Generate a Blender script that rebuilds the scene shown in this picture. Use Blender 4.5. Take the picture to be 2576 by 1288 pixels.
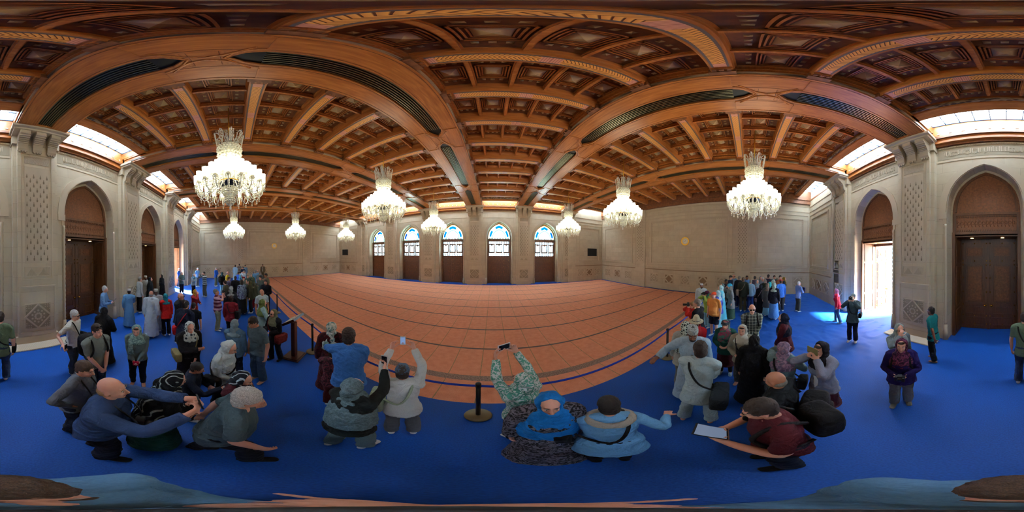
import bpy, math, random
from mathutils import Vector, Matrix, Euler, noise
C = bpy.context.scene.collection
for o in list(bpy.data.objects): bpy.data.objects.remove(o)
PI = math.pi
# ------------------------------------------------------------------ camera: a 360 degree equirectangular lens on a stick, 2.9 m up
CZ = 2.9
cd = bpy.data.cameras.new('camera'); cam = bpy.data.objects.new('camera', cd); C.objects.link(cam)
cd.type = 'PANO'
try: cd.panorama_type = 'EQUIRECTANGULAR'
except Exception: pass
try: cd.cycles.panorama_type = 'EQUIRECTANGULAR'
except Exception: pass
cd.clip_start = .03; cd.clip_end = 500
def rotm(y, p, r): return Matrix.Rotation(y, 3, 'Z') @ Matrix.Rotation(p, 3, 'X') @ Matrix.Rotation(r, 3, 'Y')
CAMR = rotm(-.1186, -.0104, -.0055)
cam.matrix_world = (CAMR @ Matrix(((1,0,0),(0,0,-1),(0,1,0)))).to_4x4()
cam.location = (0, 0, CZ)
bpy.context.scene.camera = cam
# ------------------------------------------------------------------ sky, sun, exposure
W = bpy.data.worlds.new('world'); bpy.context.scene.world = W; W.use_nodes = True
wn = W.node_tree.nodes; bg = wn['Background']
bg.inputs[0].default_value = (.46, .76, 1, 1); bg.inputs[1].default_value = 25
sd = bpy.data.lights.new('sun', 'SUN'); sd.energy = 260; sd.angle = .16; sd.color = (1, .96, .9)
sun = bpy.data.objects.new('sun', sd); C.objects.link(sun)
sun.rotation_euler = Vector((.40, .66, -.80)).to_track_quat('-Z', 'Y').to_euler(); sun.location = (0, -30, 30)
vs = bpy.context.scene.view_settings
bpy.context.scene.display_settings.display_device = 'sRGB'
vs.view_transform = 'Standard'; vs.look = 'None'; vs.gamma = 1; vs.use_curve_mapping = False; vs.exposure = -0.22
SHADE_E = 8.5
# ------------------------------------------------------------------ measures
XA, S = -1.72, 4.69                      # first beam axis left of the lens, bay width
BK = [XA + k*S for k in range(-3, 3)]    # six beam axes
XL, XR, YN, YF = -20.8, 12.1, -5.0, 15.6
PN, PF = -4.7, 15.3                      # pilaster faces
ZW = 7.18
BAYX = [XL + 0] + BK + [XR]
RIBY = [5.2 + 1.37*(i - 5.5) for i in range(12)]
# ------------------------------------------------------------------ materials
MATS = {}
def srgb(r, g, b): return tuple(((c/255)/12.92 if c <= 10 else (((c/255)+.055)/1.055)**2.4) for c in (r, g, b)) + (1,)
def mat(name, col, rough=.6, metal=0, build=None, spec=.5, **kw):
    if name in MATS: return MATS[name]
    m = bpy.data.materials.new(name); m.use_nodes = True; MATS[name] = m
    nt = m.node_tree; b = nt.nodes['Principled BSDF']
    b.inputs['Base Color'].default_value = col if len(col) == 4 else (*col, 1)
    b.inputs['Roughness'].default_value = rough; b.inputs['Metallic'].default_value = metal
    b.inputs['Specular IOR Level'].default_value = spec
    for k, v in kw.items(): b.inputs[k.replace('_', ' ')].default_value = v
    if build: build(nt, b)
    return m
def N(nt, t, **kw):
    n = nt.nodes.new(t)
    for k, v in kw.items():
        if k.startswith('i_'):
            key = k[2:]; key = int(key) if key.isdigit() else key.replace('_', ' ')
            n.inputs[key].default_value = v
        else: setattr(n, k, v)
    return n
def L(nt, a, b): nt.links.new(a, b)
def coords(nt, kind='Object', swap=None, scale=(1,1,1)):
    tc = N(nt, 'ShaderNodeTexCoord'); out = tc.outputs[kind]
    if kind == 'World': pass
    if swap:
        s = N(nt, 'ShaderNodeSeparateXYZ'); c = N(nt, 'ShaderNodeCombineXYZ'); L(nt, out, s.inputs[0])
        for i, a in enumerate(swap): L(nt, s.outputs['XYZ'.index(a)], c.inputs[i])
        out = c.outputs[0]
    mp = N(nt, 'ShaderNodeMapping'); mp.inputs['Scale'].default_value = scale
    L(nt, out, mp.inputs[0]); return mp.outputs[0]
def ramp(nt, src, stops, interp='LINEAR'):
    r = N(nt, 'ShaderNodeValToRGB'); r.color_ramp.interpolation = interp
    e = r.color_ramp.elements
    while len(e) < len(stops): e.new(.5)
    for q, (p, c) in zip(e, stops): q.position = p; q.color = c if len(c) == 4 else (*c, 1)
    L(nt, src, r.inputs[0]); return r.outputs[0]
def mixc(nt, f, a, b, mode='MIX'):
    m = N(nt, 'ShaderNodeMix', data_type='RGBA', blend_type=mode)
    if hasattr(f, 'links'): L(nt, f, m.inputs[0])
    else: m.inputs[0].default_value = f
    for i, v in ((6, a), (7, b)):
        if hasattr(v, 'links'): L(nt, v, m.inputs[i])
        else: m.inputs[i].default_value = v if len(v) == 4 else (*v, 1)
    return m.outputs[2]
def mth(nt, op, a, b=None):
    m = N(nt, 'ShaderNodeMath', operation=op)
    for i, v in enumerate((a, b)):
        if v is None: continue
        if hasattr(v, 'links'): L(nt, v, m.inputs[i])
        else: m.inputs[i].default_value = v
    return m.outputs[0]
def bump(nt, b, h, s=.3, d=.02):
    n = N(nt, 'ShaderNodeBump'); n.inputs['Strength'].default_value = s; n.inputs['Distance'].default_value = d
    L(nt, h, n.inputs['Height']); L(nt, n.outputs[0], b.inputs['Normal'])
def geo_pos(nt, swap, off=(0,0,0)):
    g = N(nt, 'ShaderNodeNewGeometry'); s = N(nt, 'ShaderNodeSeparateXYZ'); c = N(nt, 'ShaderNodeCombineXYZ')
    L(nt, g.outputs['Position'], s.inputs[0])
    for i, a in enumerate(swap):
        if a in 'XYZ': L(nt, s.outputs['XYZ'.index(a)], c.inputs[i])
    return c.outputs[0]
def stone_build(swap):
    def f(nt, b):
        v = geo_pos(nt, swap)
        br = N(nt, 'ShaderNodeTexBrick'); L(nt, v, br.inputs['Vector'])
        for k, q in (('Scale', 1), ('Mortar Size', .004), ('Brick Width', 1.0), ('Row Height', .46), ('Mortar Smooth', .1), ('Bias', 0)): br.inputs[k].default_value = q
        br.inputs['Color1'].default_value = srgb(198, 184, 156); br.inputs['Color2'].default_value = srgb(184, 168, 140); br.inputs['Mortar'].default_value = srgb(140, 126, 104)
        n = N(nt, 'ShaderNodeTexNoise', i_Scale=2.2, i_Detail=5); L(nt, v, n.inputs['Vector'])
        L(nt, mixc(nt, .35, br.outputs[0], ramp(nt, n.outputs[0], [(.3, srgb(176, 162, 136)), (.7, srgb(206, 192, 164))]), 'MIX'), b.inputs['Base Color'])
        n2 = N(nt, 'ShaderNodeTexNoise', i_Scale=30); bump(nt, b, n2.outputs[0], .08, .01)
    return f
M_stx = mat('stone_front', (.5,.43,.33), .7, build=stone_build('XZ_'))
M_sty = mat('stone_side', (.5,.43,.33), .7, build=stone_build('YZ_'))
def carve_build(nt, b):
    v = coords(nt, 'Object', scale=(9, 9, 9))
    vo = N(nt, 'ShaderNodeTexVoronoi', feature='SMOOTH_F1', i_Scale=3.2, i_Randomness=.7); L(nt, v, vo.inputs['Vector'])
    w = N(nt, 'ShaderNodeTexWave', i_Scale=1.6, i_Distortion=9); L(nt, v, w.inputs['Vector'])
    h = mth(nt, 'MULTIPLY', mth(nt, 'ADD', vo.outputs[0], w.outputs[0]), .5)
    L(nt, mixc(nt, h, srgb(156, 142, 116), srgb(186, 170, 142)), b.inputs['Base Color']); bump(nt, b, h, .6, .03)
M_stone = mat('stone_plain', srgb(186, 170, 142), .65, build=lambda nt, b: (lambda n: L(nt, ramp(nt, n.outputs[0], [(.3, srgb(172, 156, 130)), (.7, srgb(200, 184, 156))]), b.inputs['Base Color']))(N(nt, 'ShaderNodeTexNoise', i_Scale=1.5)))
M_carve = mat('stone_carved', srgb(186, 170, 142), .75, build=carve_build)
M_holeshade = mat('stone_cut_shade', srgb(122, 108, 86), .9)  # shade inside the lattice cut-outs, put into the stone colour
M_bandg = mat('script_ground', srgb(146, 134, 110), .8)
M_band = mat('stone_inlay_dark', srgb(140, 116, 86), .6)
def wood_build(c1, c2, c3, sc=(1,1,1), r=.35, br=.05):
    def f(nt, b):
        v = coords(nt, 'Object', scale=sc)
        n = N(nt, 'ShaderNodeTexNoise', i_Scale=2.5, i_Detail=6, i_Distortion=.6); L(nt, v, n.inputs['Vector'])
        L(nt, ramp(nt, n.outputs[0], [(.25, c1), (.5, c2), (.8, c3)]), b.inputs['Base Color'])
        if br: bump(nt, b, n.outputs[0], br, .02)
    return f
wc = lambda a: [srgb(*q) for q in a]
WA = wc([(144, 82, 34), (168, 102, 45), (196, 128, 62)])
M_wood = mat('ceiling_wood', WA[1], .38, build=wood_build(*WA, sc=(1, 8, 8)))
M_woody = mat('beam_wood', WA[1], .34, build=wood_build(*WA, sc=(8, .7, 8)))
M_woodd = mat('coffer_wood', srgb(120, 62, 30), .5, build=wood_build(*wc([(92, 54, 28), (116, 70, 36), (142, 90, 50)]), sc=(3, 3, 3), br=0))
M_pale = mat('pyramid_wood', srgb(190, 164, 118), .5)
M_trimg = mat('grey_patterned_trim', srgb(120, 100, 80), .6, build=lambda nt, b: (lambda c: L(nt, ramp(nt, c.outputs[0], [(.35, srgb(80, 62, 46)), (.6, srgb(168, 146, 116))]), b.inputs['Base Color']))(N(nt, 'ShaderNodeTexVoronoi', i_Scale=22)))
def herring(nt, b):
    v = coords(nt, 'Object'); s = N(nt, 'ShaderNodeSeparateXYZ'); L(nt, v, s.inputs[0])
    ax = mth(nt, 'ABSOLUTE', s.outputs[0]); ay = mth(nt, 'ABSOLUTE', s.outputs[1])
    u = mth(nt, 'ADD', mth(nt, 'MULTIPLY', ax, 19), mth(nt, 'MULTIPLY', ay, 15))
    f = mth(nt, 'FRACT', u)
    col = ramp(nt, f, [(0, srgb(96, 50, 20)), (.18, srgb(96, 50, 20)), (.3, srgb(236, 170, 84)), (.9, srgb(222, 150, 70))], 'LINEAR')
    f2 = mth(nt, 'FRACT', mth(nt, 'MULTIPLY', ax, 30)); pk = ramp(nt, f2, [(0, srgb(150, 80, 60)), (.4, srgb(214, 150, 122))])
    m1 = mth(nt, 'LESS_THAN', ax, .13); m2 = mth(nt, 'GREATER_THAN', ax, 1.27); mm = mth(nt, 'MAXIMUM', m1, m2)
    c2 = mixc(nt, mm, col, pk)
    eg = mth(nt, 'GREATER_THAN', ay, .084)
    L(nt, mixc(nt, eg, c2, srgb(98, 84, 78)), b.inputs['Base Color'])
M_herr = mat('herringbone_inlay', srgb(220, 150, 70), .45, build=herring)
M_black = mat('grille_black', srgb(20, 22, 18), .4, .2)
M_slat = mat('grille_slat', srgb(128, 124, 100), .28, .9)
DA = wc([(74, 44, 22), (98, 60, 32), (124, 78, 42)])
def door_build(nt, b):
    wood_build(*DA, sc=(10, 10, 1.2), br=0)(nt, b)
    vo = N(nt, 'ShaderNodeTexVoronoi', i_Scale=16, feature='DISTANCE_TO_EDGE'); bump(nt, b, vo.outputs[0], .25, .01)
M_door = mat('door_wood', DA[1], .42, build=door_build)
M_doorc = mat('carved_wood', srgb(112, 66, 34), .55, build=lambda nt, b: (wood_build(*wc([(92, 54, 26), (120, 72, 36), (146, 92, 50)]), sc=(6, 6, 6), br=0)(nt, b), bump(nt, b, N(nt, 'ShaderNodeTexVoronoi', i_Scale=9, feature='DISTANCE_TO_EDGE').outputs[0], .5, .02)))
M_brass = mat('polished_brass', srgb(226, 180, 76), .22, 1)
M_gold = mat('gilt_metal', srgb(216, 170, 70), .3, 1)
def em(name, col, s): 
    m = mat(name, (0,0,0), .5); b = m.node_tree.nodes['Principled BSDF']
    b.inputs['Emission Color'].default_value = (*col[:3], 1); b.inputs['Emission Strength'].default_value = s; return m
M_down = em('downlight_glow', (1, .62, .25), 7)
M_dark = mat('matt_black', srgb(18, 18, 20), .6)
def trans(name, col, mixd=.0, tl=None):
    m = bpy.data.materials.new(name); m.use_nodes = True; nt = m.node_tree; nt.nodes.clear(); MATS[name] = m
    o = N(nt, 'ShaderNodeOutputMaterial'); t = N(nt, 'ShaderNodeBsdfTransparent'); t.inputs[0].default_value = (*col, 1)
    g = N(nt, 'ShaderNodeBsdfTranslucent') if tl else N(nt, 'ShaderNodeBsdfGlossy'); g.inputs[0].default_value = (*(tl or (1,1,1)), 1)
    if not tl: g.inputs['Roughness'].default_value = .08
    x = N(nt, 'ShaderNodeMixShader'); x.inputs[0].default_value = mixd
    L(nt, t.outputs[0], x.inputs[1]); L(nt, g.outputs[0], x.inputs[2]); L(nt, x.outputs[0], o.inputs[0]); return m
M_clear = trans('clear_glass', (.9, .95, .95), .06)
M_sky = trans('frosted_skylight', (.2, .24, .3), .8, tl=(.9, .95, 1))
GLASS = {'white': trans('frosted_pane', (.95, 1, 1), .25, tl=(1,1,1)), 'blue': trans('blue_glass', (.0, .17, .55)), 'amber': trans('amber_glass', (.6, .28, .02)), 'green': trans('green_glass', (.25, .55, .32)), 'teal': trans('pale_green_glass', (.4, .75, .6))}
M_crys = trans('cut_crystal', (.94, .96, .9), .3)
# ------------------------------------------------------------------ mesh building
class MB:
    def __init__(s): s.v = []; s.f = []; s.m = []; s.mats = []; s.sm = []
    def mi(s, m):
        if m not in s.mats: s.mats.append(m)
        return s.mats.index(m)
    def add(s, vs_, fs, m, smooth=False):
        b = len(s.v); s.v += [tuple(v) for v in vs_]; k = s.mi(m)
        for f in fs: s.f.append([b+i for i in f]); s.m.append(k); s.sm.append(smooth)
        return s
    def box(s, x0, x1, y0, y1, z0, z1, m):
        return s.add([(x, y, z) for x in (x0, x1) for y in (y0, y1) for z in (z0, z1)],
            [(0,1,3,2), (4,6,7,5), (0,4,5,1), (2,3,7,6), (0,2,6,4), (1,5,7,3)], m)
    def prism(s, pts, a0, a1, axis, m, smooth=False):
        # pts: closed 2D outline; extruded along axis from a0 to a1
        n = len(pts)
        def P(p, a): return (a, p[0], p[1]) if axis == 'x' else (p[0], a, p[1]) if axis == 'y' else (p[0], p[1], a)
        vs_ = [P(p, a0) for p in pts] + [P(p, a1) for p in pts]
        return s.add(vs_, [tuple(range(n))[::-1], tuple(range(n, 2*n))] + [(i, (i+1) % n, n+(i+1) % n, n+i) for i in range(n)], m, smooth)
    def lathe(s, prof, c, m, n=16, smooth=True, cap=True):
        vs_ = []; fs = []
        for r, z in prof:
            for i in range(n): a = 2*PI*i/n; vs_.append((c[0]+r*math.cos(a), c[1]+r*math.sin(a), c[2]+z))
        for j in range(len(prof)-1):
            for i in range(n): k = (i+1) % n; fs.append((j*n+i, j*n+k, (j+1)*n+k, (j+1)*n+i))
        if cap: fs += [tuple(range(n))[::-1], tuple(range((len(prof)-1)*n, len(prof)*n))]
        return s.add(vs_, fs, m, smooth)
    def tube(s, pts, r, m, n=8, smooth=True, cap=True):
        pts = [Vector(p) for p in pts]; R_ = r if isinstance(r, (list, tuple)) else [r]*len(pts)
        vs_ = []; fs = []; up = Vector((0, 0, 1)); prev = None
        for j, p in enumerate(pts):
            t = (pts[min(j+1, len(pts)-1)] - pts[max(j-1, 0)]).normalized()
            if prev is None: a = t.cross(up if abs(t.z) < .9 else Vector((1, 0, 0))).normalized()
            else: a = (prev - t*prev.dot(t)).normalized()
            prev = a; b = t.cross(a)
            for i in range(n):
                g = 2*PI*i/n; vs_.append(p + (a*math.cos(g) + b*math.sin(g))*R_[j])
        for j in range(len(pts)-1):
            for i in range(n): k = (i+1) % n; fs.append((j*n+i, j*n+k, (j+1)*n+k, (j+1)*n+i))
        if cap: fs += [tuple(range(n))[::-1], tuple(range((len(pts)-1)*n, len(pts)*n))]
        return s.add(vs_, fs, m, smooth)
    def mesh(s, name):
        me = bpy.data.meshes.new(name); me.from_pydata([tuple(v) for v in s.v], [], s.f)
        for m in s.mats: me.materials.append(m)
        me.polygons.foreach_set('material_index', s.m); me.polygons.foreach_set('use_smooth', s.sm); me.update(); return me
    def build(s, name, parent=None, loc=None):
        o = bpy.data.objects.new(name, s.mesh(name)); C.objects.link(o)
        if parent: o.parent = parent
        if loc: o.location = loc
        return o
def tag(o, label=None, cat=None, group=None, kind=None):
    if label: o['label'] = label
    if cat: o['category'] = cat
    if group: o['group'] = group
    if kind: o['kind'] = kind
    return o
def empty(name, loc=(0,0,0), rz=0):
    o = bpy.data.objects.new(name, None); C.objects.link(o); o.location = loc; o.rotation_euler = (0, 0, rz); o.empty_display_size = .1; return o
def kids(o): return [c for c in bpy.data.objects if c.parent == o]
def copy_tree(o, parent=None, tree=None):
    c = o.copy(); C.objects.link(c); c.parent = parent
    for ch in (o.children if tree is None else tree): copy_tree(ch, c)
    return c
SC = 'structure'
# ------------------------------------------------------------------ floor and cloth
def carpet(nt, b):
    v = geo_pos(nt, 'XY_'); s = N(nt, 'ShaderNodeSeparateXYZ'); L(nt, v, s.inputs[0]); X, Y = s.outputs[0], s.outputs[1]
    n = N(nt, 'ShaderNodeTexNoise', i_Scale=7, i_Detail=8); L(nt, v, n.inputs['Vector'])
    n3 = N(nt, 'ShaderNodeTexNoise', i_Scale=90, i_Detail=2); L(nt, v, n3.inputs['Vector'])
    base = ramp(nt, n.outputs[0], [(.3, srgb(194, 124, 92)), (.7, srgb(212, 144, 112))])
    base = mixc(nt, .25, base, ramp(nt, n3.outputs[0], [(.35, srgb(160, 94, 68)), (.65, srgb(230, 166, 130))]))
    fy = mth(nt, 'ABSOLUTE', mth(nt, 'SUBTRACT', mth(nt, 'FRACT', mth(nt, 'DIVIDE', mth(nt, 'ADD', Y, -3.0+.69+1.38*4), 1.385)), .5))
    fx = mth(nt, 'ABSOLUTE', mth(nt, 'SUBTRACT', mth(nt, 'FRACT', mth(nt, 'DIVIDE', mth(nt, 'ADD', X, 31.42), .63)), .5))
    lx = mth(nt, 'LESS_THAN', fx, .016); ly = mth(nt, 'LESS_THAN', fy, .026); ly2 = mth(nt, 'LESS_THAN', fy, .012)
    nl = N(nt, 'ShaderNodeTexNoise', i_Scale=40); L(nt, v, nl.inputs['Vector'])
    c = mixc(nt, lx, base, ramp(nt, nl.outputs[0], [(.4, srgb(120, 116, 84)), (.6, srgb(168, 130, 92))]))
    c = mixc(nt, ly, c, srgb(108, 92, 80)); c = mixc(nt, ly2, c, srgb(84, 86, 92))
    wide = mth(nt, 'MULTIPLY', mth(nt, 'GREATER_THAN', Y, 2.93), mth(nt, 'LESS_THAN', Y, 3.12))
    c = mixc(nt, wide, c, ramp(nt, nl.outputs[0], [(.4, srgb(112, 92, 84)), (.6, srgb(150, 128, 112))]))
    edge = mth(nt, 'MAXIMUM', mth(nt, 'GREATER_THAN', Y, 15.02), mth(nt, 'MAXIMUM', mth(nt, 'LESS_THAN', X, -20.55), mth(nt, 'GREATER_THAN', X, 11.82)))
    c = mixc(nt, edge, c, srgb(30, 62, 130))
    L(nt, c, b.inputs['Base Color']); bump(nt, b, n3.outputs[0], .3, .01)
M_carpet = mat('patterned_carpet', srgb(200, 105, 65), .95, build=carpet, spec=.1)
def cloth_blue(nt, b):
    v = geo_pos(nt, 'XY_'); n = N(nt, 'ShaderNodeTexNoise', i_Scale=60, i_Detail=3); L(nt, v, n.inputs['Vector'])
    n2 = N(nt, 'ShaderNodeTexNoise', i_Scale=.8, i_Detail=3); L(nt, v, n2.inputs['Vector'])
    c = ramp(nt, n.outputs[0], [(.3, (.0, .038, .22)), (.7, (.001, .075, .38))])
    L(nt, mixc(nt, .3, c, ramp(nt, n2.outputs[0], [(.3, (.0, .045, .24)), (.7, (.0, .07, .34))])), b.inputs['Base Color']); bump(nt, b, n.outputs[0], .25, .01)
M_blue = mat('blue_carpet_cover', (.003, .06, .5), .6, build=cloth_blue, spec=.3)
MB().box(XL-.3, XR+.3, -7.5, YF+1.2, -.12, 0, M_carpet).build('floor')
tag(bpy.data.objects['floor'], 'wall to wall orange prayer carpet with thin grey grid lines', None, None, SC)
# blue protective cloth: wrinkled near the open door
def cover():
    mb = MB(); xs = []; x = XL+.02
    rnd = random.Random(3)
    nx, ny = 420, 92
    vs_ = []
    for j in range(ny+1):
        y = -4.98 + (2.22+4.98)*j/ny
        for i in range(nx+1):
            x = XL+.03 + (XR-XL-.06)*i/nx
            w = max(0, min(1, (x-2)/3))
            ridge = noise.noise(Vector((x*.55 - y*.9, (x*.75+y*.5)*1.6, 3.1)))
            r2 = noise.noise(Vector((x*.5+y*.35, (y - x*.45)*2.6, 9)))
            h = max(0, 1-abs(ridge)*9)**2*.045*w + max(0, 1-abs(r2)*8)**2*.04*w*max(0, min(1, (3.2-abs(y+1))/1.5)) + max(0, 1-abs(ridge)*14)**2*.004
            h *= max(0, min(1, (2.1-y)/.3))
            yy = y + (noise.noise(Vector((x*.3, 0, 0)))*.05 if j == ny else 0)
            vs_.append((x, yy, .008+h))
    f = [(j*(nx+1)+i, j*(nx+1)+i+1, (j+1)*(nx+1)+i+1, (j+1)*(nx+1)+i) for j in range(ny) for i in range(nx)]
    mb.add(vs_, f, M_blue, True)
    for k in range(5):   # into the door recesses
        xc = XA + S*(k-2.5)
        mb.box(xc-1.2, xc+1.2, -6.25, -4.985, -.01, .008, M_blue)
    return tag(mb.build('floor_cover'), 'royal blue cloth laid over the carpet along the entrance side, creased near the open door', 'carpet cover')
cover()
# ------------------------------------------------------------------ walls
def arch_pts(w, zs, h, n=9):
    base = [(1, 0), (.985, .17), (.94, .34), (.86, .5), (.74, .64), (.58, .765), (.40, .865), (.2, .945), (0, 1)]
    r = [(w*a, zs+h*b) for a, b in base]
    return r + [(-a, b) for a, b in r[-2::-1]]
def arch_wall(mb, x0, x1, xc, w, zs, h, y0, y1, ztop, m, zbot=0):
    """slab between y0 (room face) and y1 with a pointed opening"""
    pts = arch_pts(w, zs, h); lo, hi = min(y0, y1), max(y0, y1)
    mb.box(x0, xc-w, lo, hi, zbot, ztop, m); mb.box(xc+w, x1, lo, hi, zbot, ztop, m)
    for (a, za), (b, zb) in zip(pts, pts[1:]):
        mb.prism([(xc+b, zb), (xc+a, za), (xc+a, ztop), (xc+b, ztop)], lo, hi, 'y', m)
def arch_band(mb, xc, w0, h0, w1, h1, zs, y0, y1, m, legs=None):
    a = arch_pts(w0, zs, h0); b = arch_pts(w1, zs, h1)
    if legs is not None: a = [(w0, legs)] + a + [(-w0, legs)]; b = [(w1, legs)] + b + [(-w1, legs)]
    for i in range(len(a)-1):
        q = [a[i], b[i], b[i+1], a[i+1]]
        mb.prism([(xc+x, z) for x, z in q], min(y0, y1), max(y0, y1), 'y', m)
def calligraphy(mb, x0, x1, y, z0, z1, m, seed):
    """raised running script: tall stems, bowls and dots, as on the carved band"""
    r = random.Random(seed); x = x0+.08; H = z1-z0
    while x < x1-.1:
        k = r.random(); w = r.uniform(.035, .085)
        if k < .45:
            zt = z1-.03-r.random()*.06; mb.prism([(x, z0+.1), (x+.018, z0+.1), (x+.026, zt), (x-.004, zt+.015)], y-.012, y, 'y', m); w = .055
        elif k < .8:
            pts = [(x+w*.5+math.cos(a)*w*.6, y-.006, z0+.13+math.sin(a)*H*.17) for a in [PI+PI*t/6 for t in range(7)]]
            mb.tube(pts, .011, m, 4, False); 
            if r.random() < .5: pts = [(x+w*.5+math.cos(a)*w*.5, y-.006, z0+H*.55+math.sin(a)*H*.1) for a in [PI*t/5 for t in range(6)]]; mb.tube(pts, .009, m, 4, False)
        else:
            mb.box(x, x+w, y-.012, y, z0+.11, z0+.13, m)
        if r.random() < .5: d = x+r.random()*w; e = z0+r.choice((.03, H*.5, H*.75)); mb.box(d, d+.02, y-.012, y, e, e+.02, m)
        x += w
def wall_ns(sgn, name, lab):
    """near wall (sgn -1, faces +y) and far wall (sgn +1, faces -y)"""
    Y = (lambda d: YN - d) if sgn < 0 else (lambda d: YF + d)     # d: depth behind the room face; negative = into the room
    mb = MB()
    for k in range(5):
        x0, x1 = BK[k], BK[k+1]; xc = (x0+x1)/2
        arch_wall(mb, x0, x1, xc, 1.22, 4.42, 1.72, Y(0), Y(.38), 8.6, M_stx)
        arch_wall(mb, x0, x1, xc, 1.16, 4.42, 1.62, Y(.38), Y(1.35), 8.6, M_stx)
        arch_band(mb, xc, 1.26, 1.76, 1.5, 2.0, 4.4, Y(0), Y(-.035), M_stone)
        for s_ in (-1, 1):                                        # springer blocks, rope colonnettes, bases
            mb.box(xc+s_*1.36-.14, xc+s_*1.36+.14, *sorted((Y(0), Y(-.05))), 4.2, 4.42, M_stone)
            mb.box(xc+s_*1.3-.06, xc+s_*1.3+.06, *sorted((Y(0), Y(-.03))), 4.02, 4.2, M_stone)
            pts = [(xc+s_*1.27, Y(-.01), .62+z*.085) for z in range(41)]
            mb.tube(pts, [.062 if i % 2 else .05 for i in range(41)], M_stone, 8)
            mb.lathe([(.085, .3), (.085, .5), (.07, .62), (.1, .0), (.1, .3)][3:] + [(.085, .34), (.07, .6)], (xc+s_*1.27, Y(-.01), 0), M_stone, 8)
        # carved inscription band with beaded top moulding
        yb = Y(-.02)
        mb.box(x0+.8, x1-.8, *sorted((Y(0), Y(-.02))), 6.44, 6.5, M_stone); mb.box(x0+.8, x1-.8, *sorted((Y(0), Y(-.04))), 7.08, 7.16, M_stone)
        if sgn < 0: mb.box(x0+.8, x1-.8, *sorted((Y(0), Y(-.008))), 6.56, 7.04, M_bandg)
        for i in range(60): xx = x0+.82+i*(x1-x0-1.64)/60; mb.box(xx, xx+.03, *sorted((Y(-.04), Y(-.065))), 7.1, 7.14, M_stone)
        if sgn < 0:
            g = MB(); calligraphy(g, x0+.95, x1-.95, 0, 6.62, 7.0, M_stone, 5+k)
            mb.add([(x, YN+.012-y, z) for x, y, z in g.v], [f[::-1] for f in g.f], M_stone)
    for x0, x1 in ((XL-.3, BK[0]), (BK[5], XR+.3)):               # closed end panels, flush with the pilasters
        mb.box(x0, x1, *sorted((Y(-.28 if sgn < 0 else -.4), Y(1.35))), 0, 8.6, M_stx)
        a, b = (XL, BK[0]-.75) if x0 < XL else (BK[5]+.75, XR); yf = -.28 if sgn < 0 else -.4
        panel(mb, 'y', Y(yf), -sgn, a, b)
    return tag(mb.build(name), lab, None, None, SC)
def frame(mb, ax, pos, d, a0, a1, z0, z1, t, th, m):
    """rectangular moulding on a wall plane; ax = wall normal axis, d = +-1 direction into the room"""
    lo, hi = sorted((pos, pos+d*th))
    B = (lambda a, b, z, w: mb.box(a, b, lo, hi, z, w, m)) if ax == 'y' else (lambda a, b, z, w: mb.box(lo, hi, a, b, z, w, m))
    B(a0, a1, z0, z0+t); B(a0, a1, z1-t, z1); B(a0, a0+t, z0+t, z1-t); B(a1-t, a1, z0+t, z1-t)
def diamond(mb, ax, pos, d, c, z, s, m, m2, var=0):
    """square tile with a raised diamond frame"""
    frame(mb, ax, pos, d, c-s, c+s, z-s, z+s, .035, .02, m)
    r = s*.86; t = .05
    for k in range(4):
        a = k*PI/2; b = a+PI/2
        q = [(c+r*math.cos(a), z+r*math.sin(a)), (c+r*math.cos(b), z+r*math.sin(b)), (c+(r-t)*math.cos(b), z+(r-t)*math.sin(b)), (c+(r-t)*math.cos(a), z+(r-t)*math.sin(a))]
        mb.prism(q, *sorted((pos, pos+d*.03)), 'y' if ax == 'y' else 'x', m)
    r2 = r-t-.01; q = [(c+r2*math.cos(k*PI/2), z+r2*math.sin(k*PI/2)) for k in range(4)]
    mb.prism(q, *sorted((pos, pos+d*.008)), 'y' if ax == 'y' else 'x', m2)
    if var:
        q = [(c+r2*.5*math.cos(k*PI/6), z+r2*.5*math.sin(k*PI/6)) for k in range(12)]
        mb.prism(q, *sorted((pos, pos+d*.03)), 'y' if ax == 'y' else 'x', m)
        q = [(c+r2*.28*math.cos(k*PI/6), z+r2*.28*math.sin(k*PI/6)) for k in range(12)]
        mb.prism(q, *sorted((pos, pos+d*.045)), 'y' if ax == 'y' else 'x', m2)
    for sx in (-1, 1):
        for sz in (-1, 1):
            q = [(c+sx*s*.8, z+sz*s*.8), (c+sx*s*.8, z+sz*s*.3), (c+sx*s*.3, z+sz*s*.8)]
            mb.prism(q, *sorted((pos, pos+d*.015)), 'y' if ax == 'y' else 'x', m2)
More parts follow.
